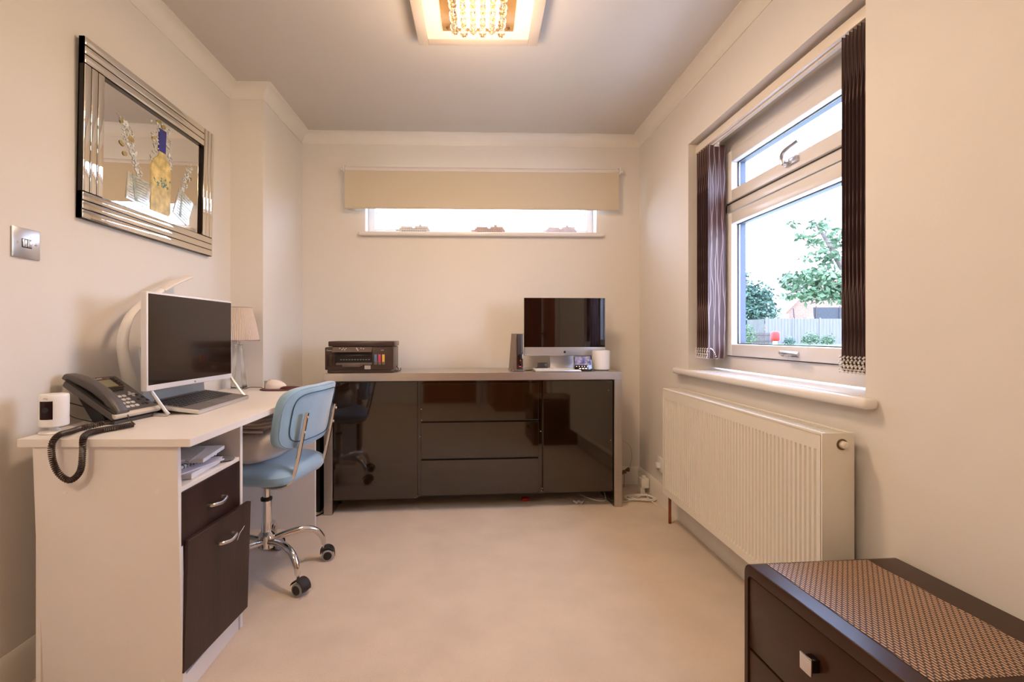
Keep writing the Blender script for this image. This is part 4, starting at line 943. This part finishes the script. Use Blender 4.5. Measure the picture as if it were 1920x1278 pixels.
b = new(); sup(b, .036, .014, .010, .8, .8, 20, 8, fn=lambda p: p+Vector((0, .004*math.sin(p.x*160), .005*math.sin(p.x*190+1))), M=T(.653, 2.925, .012)); tag(obj('sweet_wrapper', b, mat('foil_wrapper', (.60, .58, .58), .3, .5, var=.45, vscale=90)), 'crumpled silver wrapper on the carpet under the right sideboard door', 'wrapper')
b = new(); sup(b, .028, .018, .012, .7, .7, 16, 8, M=T(.335, 2.98, .0125)); tag(obj('red_packet', b, mat('red_plastic', (.50, .02, .02), .4, var=.2)), 'small red packet under the middle drawers of the sideboard', 'packet')

# ------------------------------------------------------------------ ceiling light
cl = thing('ceiling_light', 'square ceiling light with copper plate and hanging crystal drops', 'ceiling light', (.026, 1.925, 2.30), R(-1))
glowp = mat('lit_diffuser_glass', (.9, .82, .66), .4, var=.01, emit=((1.0, .80, .44), .38))
b = new(); box(b, -.225, .225, -.225, .225, .056, .064, .002); obj('diffuser_panel', b, glowp, cl)
b = new(); edgeg = mat('frosted_glass_border', (.60, .51, .42), .25, var=.01)
ro_ = [(-.27, -.225), (.225, .27)]
for a, c in ro_: box(b, a, c, -.27, .27, .055, .063, .002); 
box(b, -.225, .225, -.27, -.2255, .055, .063, .002); box(b, -.225, .225, .2255, .27, .055, .063, .002); obj('glass_border', b, edgeg, cl)
b = new(); box(b, -.24, .24, -.24, .24, .066, .0995, .003); obj('ceiling_box', b, white_pl, cl)
b = new(); box(b, -.152, .152, -.152, .152, .046, .0545, .001); obj('copper_plate', b, mat('copper_tinted_plate', (.62, .36, .14), .22, .55, var=.03), cl)
for x in (-.13, .13):
    for y in (-.128, .128):
        b = new(); lathe(b, [(.006, 0), (.006, .004), (.003, .006)], 14, T(x, y, .046) @ RX(R(180))); obj('screw_cap', b, MATS['dark_brass'], cl)
cry = mat('crystal_glass', (1, .97, .92), 0.0, trans=1.0, ior=1.5)
bulb = mat('glowing_bulb', (1, .9, .7), .4, var=.01, emit=((1.0, .84, .55), 3.5))
for i in range(6):
    for j in range(6):
        b = new(); x, y = -.098+i*.0392, -.098+j*.0392; sup(b, .0165, .0165, .019, 1, 1, 16, 10, M=T(x, y, .014 if (i+j) % 2 else .006)); cyl(b, (x, y, .02), (x, y, .046), .002, n=6); obj('crystal_drop', b, cry, cl)
for i in range(5):
    for j in range(5):
        b = new(); x, y = -.078+i*.0392, -.078+j*.0392; sup(b, .011, .011, .015, .9, .9, 12, 8, M=T(x, y, .030)); obj('bulb', b, bulb, cl)

# ------------------------------------------------------------------ outside
grass = mat('lawn_grass', (0.085, 0.145, .06), .95, var=.25, vscale=3, bump=.4, bscale=8)
b = new()
t = b; box(t, 3, 90, -10, 110, .30, .45); tag(obj('ground', b, grass), 'pale green lawn outside the side window', 'lawn', kind='structure')
fencem = mat('pale_grey_fence_wood', (.17, .16, .165), .85, var=.10, vscale=3, stretch=(4, 4, .3))
darkf = mat('dark_weathered_wood', (.09, .07, .065), .85, var=.2, vscale=4)
fn_ = thing('garden_fence', 'tall pale grey board fence beyond the lawn, seen through the side window', 'fence', (18.7, 30, .45))
b = new()
k = 0
for i in range(0, 85):
    box(b, i*.105, i*.105+.098, 0+(.01 if i % 2 else 0), .022+(.01 if i % 2 else 0), 0, 1.60, 0)
box(b, 0, 8.9, .03, .08, 1.2, 1.28); box(b, 0, 8.9, .03, .08, .3, .38)
obj('fence_boards', b, fencem, fn_, False)
for i in range(6):
    b = new(); box(b, i*1.75, i*1.75+.10, -.03, -.002, 0, 1.66, .01, 1); obj('fence_post', b, fencem, fn_, False)
b = new()
for i in range(18): box(b, -.022, 0, .1+i*.105, .1+i*.105+.098, 0, 1.58)
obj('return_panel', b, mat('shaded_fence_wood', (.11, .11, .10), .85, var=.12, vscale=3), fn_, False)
pf = thing('picket_fence', 'low dark picket fence left of the tall board fence outside', 'fence', (16.3, 29, .45))
b = new()
for i in range(24):
    prism(b, [(i*.1, 0), (i*.1+.05, 0), (i*.1+.05, .66), (i*.1+.025, .72), (i*.1, .66)], 0, .02, M=RX(R(90)))
obj('pickets', b, darkf, pf, False)
b = new(); box(b, 0, 2.4, .0, .04, .15, .21); box(b, 0, 2.4, .0, .04, .5, .56); obj('rails', b, darkf, pf, False)
# red covered post
rp = thing('covered_birdtable', 'red cover on a short white post on the lawn outside', 'garden cover', (15.85, 24.6, .45))
b = new(); lathe(b, [(.12, 0), (.10, .25), (.09, .30)], 16); obj('post', b, white_pl, rp)
b = new(); sup(b, .19, .19, .26, .5, .7, 20, 12, fn=lambda p: Vector((p.x, p.y, p.z)) , M=T(0, 0, .50)); obj('cover', b, mat('bright_red_cover', (.42, .02, .015), .5, var=.1), rp)
# neighbour's brick house
nh = thing('brick_house', 'pink brick house gable with white bargeboard behind the garden fence', 'house', (26.5, 40, .45))
def xz(bm, poly, y0, y1): return prism(bm, poly, 0, y1-y0, M=T(0, y1, 0) @ RX(R(90)))
b = new(); xz(b, [(-.2, 0), (9, 0), (9, 6), (3.2, 5.4), (-.2, 2.1)], 0, 6); obj('wall', b, brickm, nh, False)
b = new(); xz(b, [(-.75, 1.85), (-.75, 2.05), (3.3, 6.1), (3.3, 5.75)], -.35, 6.2); obj('roof', b, mat('grey_roof_tiles', (.19, .15, .15), .8, var=.1), nh, False)
b = new(); xz(b, [(-.75, 1.75), (-.75, 2.05), (2.4, 5.25), (2.4, 4.90)], -.42, -.36); obj('bargeboard', b, white_pl, nh, False)
for x0, x1, z0, z1 in ((2.0, 3.0, 1.2, 2.05), (3.6, 4.7, 1.35, 2.25)):
    b = new(); ringy(b, x0, x1, z0, z1, .09, -.06, 0); wn_ = obj('window', b, white_pl, nh, False)
    b = new(); box(b, x0+.08, x1-.08, -.03, -.01, z0+.08, z1-.08); obj('pane', b, mat('far_window_glass', (.12, .13, .16), .1, var=.05), wn_, False)
sh = thing('garden_shed', 'low shed with mauve tiled roof behind the fence, left of the house', 'shed', (21.6, 37, .45))
b = new(); box(b, 0, 3.4, 0, 2.2, 0, 1.1); obj('wall', b, mat('cream_render', (.30, .27, .25), .9, var=.05), sh, False)
b = new(); xz(b, [(0, 0), (3.6, 0), (3.2, .9), (.7, .9)], 0, 2.4); obj('roof', b, mat('mauve_roof', (.20, .14, .15), .85, var=.12, vscale=4), sh, False); sh.children[-1].location = (-.1, -.1, 1.1)
tp = thing('trampoline_net', 'dark trampoline safety net standing in front of the brick house', 'trampoline', (24.9, 34, .45))
b = new(); xz(b, [(0, .6), (3.4, .6), (3.55, 2.55), (-.15, 2.55), (-.15, 2.4)], 0, .05); xz(b, [(0, .6), (.05, .6), (-.1, 2.6), (-.15, 2.6)], 2.2, 2.25)
obj('net', b, mat('dark_net', (.05, .055, .065), .8, var=.2, vscale=10), tp, False)
b = new()
for x in (0, 1.75, 3.4): cyl(b, (x, -.05, 0), (x, -.05, 2.65), .035, n=8)
obj('poles', b, darkf, tp)

def leaves(n, blobs, size, seed, droop=.3):
    rn = random.Random(seed); t = new()
    tot = sum(bl[3]**2 for bl in blobs)
    for bl in blobs:
        m = int(n*bl[3]**2/tot)
        for _ in range(m):
            v = Vector((rn.gauss(0, 1), rn.gauss(0, 1), rn.gauss(0, 1))).normalized()*bl[3]*(rn.random()**.45)
            p = Vector(bl[:3])+Vector((v.x, v.y, v.z*(bl[4] if len(bl) > 4 else .85)))
            d = Vector((rn.uniform(-1, 1), rn.uniform(-1, 1), rn.uniform(-.9, .4))).normalized(); s = size*rn.uniform(.6, 1.25)
            w = d.orthogonal().normalized(); w.rotate(Matrix.Rotation(rn.uniform(0, 6.28), 3, d)); up = d.cross(w)
            a, c, e, f = p, p+d*s*.5+w*s*.26-up*s*.05, p+d*s, p+d*s*.5-w*s*.26-up*s*.05
            vs = [t.verts.new(q) for q in (a, c, e, f)]; t.faces.new((vs[0], vs[1], vs[2])); t.faces.new((vs[0], vs[2], vs[3]))
    return t
def leafm(name, col, var=.3):
    m = mat(name, col, .7, var=var, vscale=1.5); return m
lm1 = leafm('blue_green_leaves', (.07, .13, .095)); lm2 = leafm('mid_green_leaves', (.09, .155, .08)); lm3 = leafm('fresh_green_leaves', (.10, .165, .09))
bark = mat('grey_brown_bark', (.20, .16, .14), .9, var=.3, vscale=6)
def tree(name, label, loc, trunk, blobs, n, size, m, seed, branches=()):
    o = thing(name, label, 'tree', loc)
    b = new(); tube(b, trunk[0], trunk[1], 10, 4)
    for p, r in branches: tube(b, p, r, 6, 4)
    obj('trunk', b, bark, o); obj('foliage', leaves(n, blobs, size, seed), m, o, False); return o
tree('garden_tree', 'bushy blue-green tree at the left of the garden outside the side window', (20.6, 35.2, .45), ([(0, 0, 0), (.1, 0, 3), (-.6, .1, 6.9)], [.2, .14, .04]),
     [(-.4, 0, 2.6, 1.6), (.9, 0, 2.4, 1.3), (-.9, .3, 3.7, 1.2), (.5, 0, 3.7, 1.1), (-.8, 0, 5.0, .8), (1.5, .3, 3.5, .7), (-1.1, 0, 6.1, .55), (-.7, 0, 7.2, .4), (-1.3, 0, 1.6, 1.0)], 5200, .30, lm1, 1)
tree('garden_tree', 'rounded green tree behind the shed roof, between the left tree and the house', (29.0, 48, .45), ([(0, 0, 0), (0, 0, 3)], [.2, .1]),
     [(0, 0, 2.6, 1.7), (1.6, 0, 2.6, 1.4), (-1.7, 0, 2.4, 1.2), (2.6, 0, 3.4, .9), (.6, 0, 3.6, 1.0)], 3000, .34, lm2, 2)
tree('chestnut_tree', 'large-leaved tree whose branches hang in from the right outside the window', (9.45, 11.6, .45), ([(0, 0, 0), (-.1, 0, 1.8), (-.4, .1, 2.6), (-.9, .1, 3.4)], [.15, .12, .07, .03]),
     [(-1.35, .1, 1.95, .42, .6), (-1.0, .1, 1.60, .38, .5), (-.75, .1, 2.0, .5, .7), (-.35, .1, 1.7, .55, .7), (-1.55, .1, 1.55, .20, .5), (-1.25, .1, 3.05, .16, .4), (-.95, .1, 2.9, .22, .6), (-.6, .1, 2.55, .34, .7), (-1.5, .1, 3.35, .12, .4), (-.8, .1, 3.3, .26, .6), (-1.1, .1, 2.5, .12, .5), (-.2, .1, 3.0, .4, .8)], 1500, .17, lm3, 3,
     [([(-.4, .1, 2.6), (-.7, .1, 2.1), (-1.2, .1, 1.75), (-1.6, .1, 1.6)], .018), ([(-.9, .1, 3.4), (-1.1, .1, 3.1), (-1.5, .1, 3.4)], .012), ([(-.4, .1, 2.6), (-.9, .1, 2.75), (-1.3, .1, 3.05)], .014), ([(-.1, 0, 1.8), (-.5, .1, 1.55), (-1.0, .1, 1.35)], .016)])
def bush(label, loc, r, n, size, m, seed, g=None):
    o = thing('garden_bush', label, 'bush', loc); b = new(); tube(b, [(0, 0, 0), (0, 0, r)], [.03, .01], 6); obj('stem', b, bark, o)
    obj('foliage', leaves(n, [(0, 0, r*.9, r), (r*.6, 0, r*.6, r*.6), (-r*.6, 0, r*.6, r*.6)], size, seed), m, o, False)
bush('rounded green bush above the picket fence at the left of the view', (16.2, 28.2, .45), .72, 900, .14, lm2, 5)
bush('slim upright green shrub in front of the tall fence outside', (19.85, 27.5, .45), .45, 420, .14, lm3, 6)
bush('low rounded green shrub right of the upright shrub by the fence', (20.85, 27.5, .45), .36, 300, .13, lm2, 7)
bush('tiny dark shrub near the red-covered post outside', (18.6, 27.5, .45), .30, 260, .12, lm1, 8)
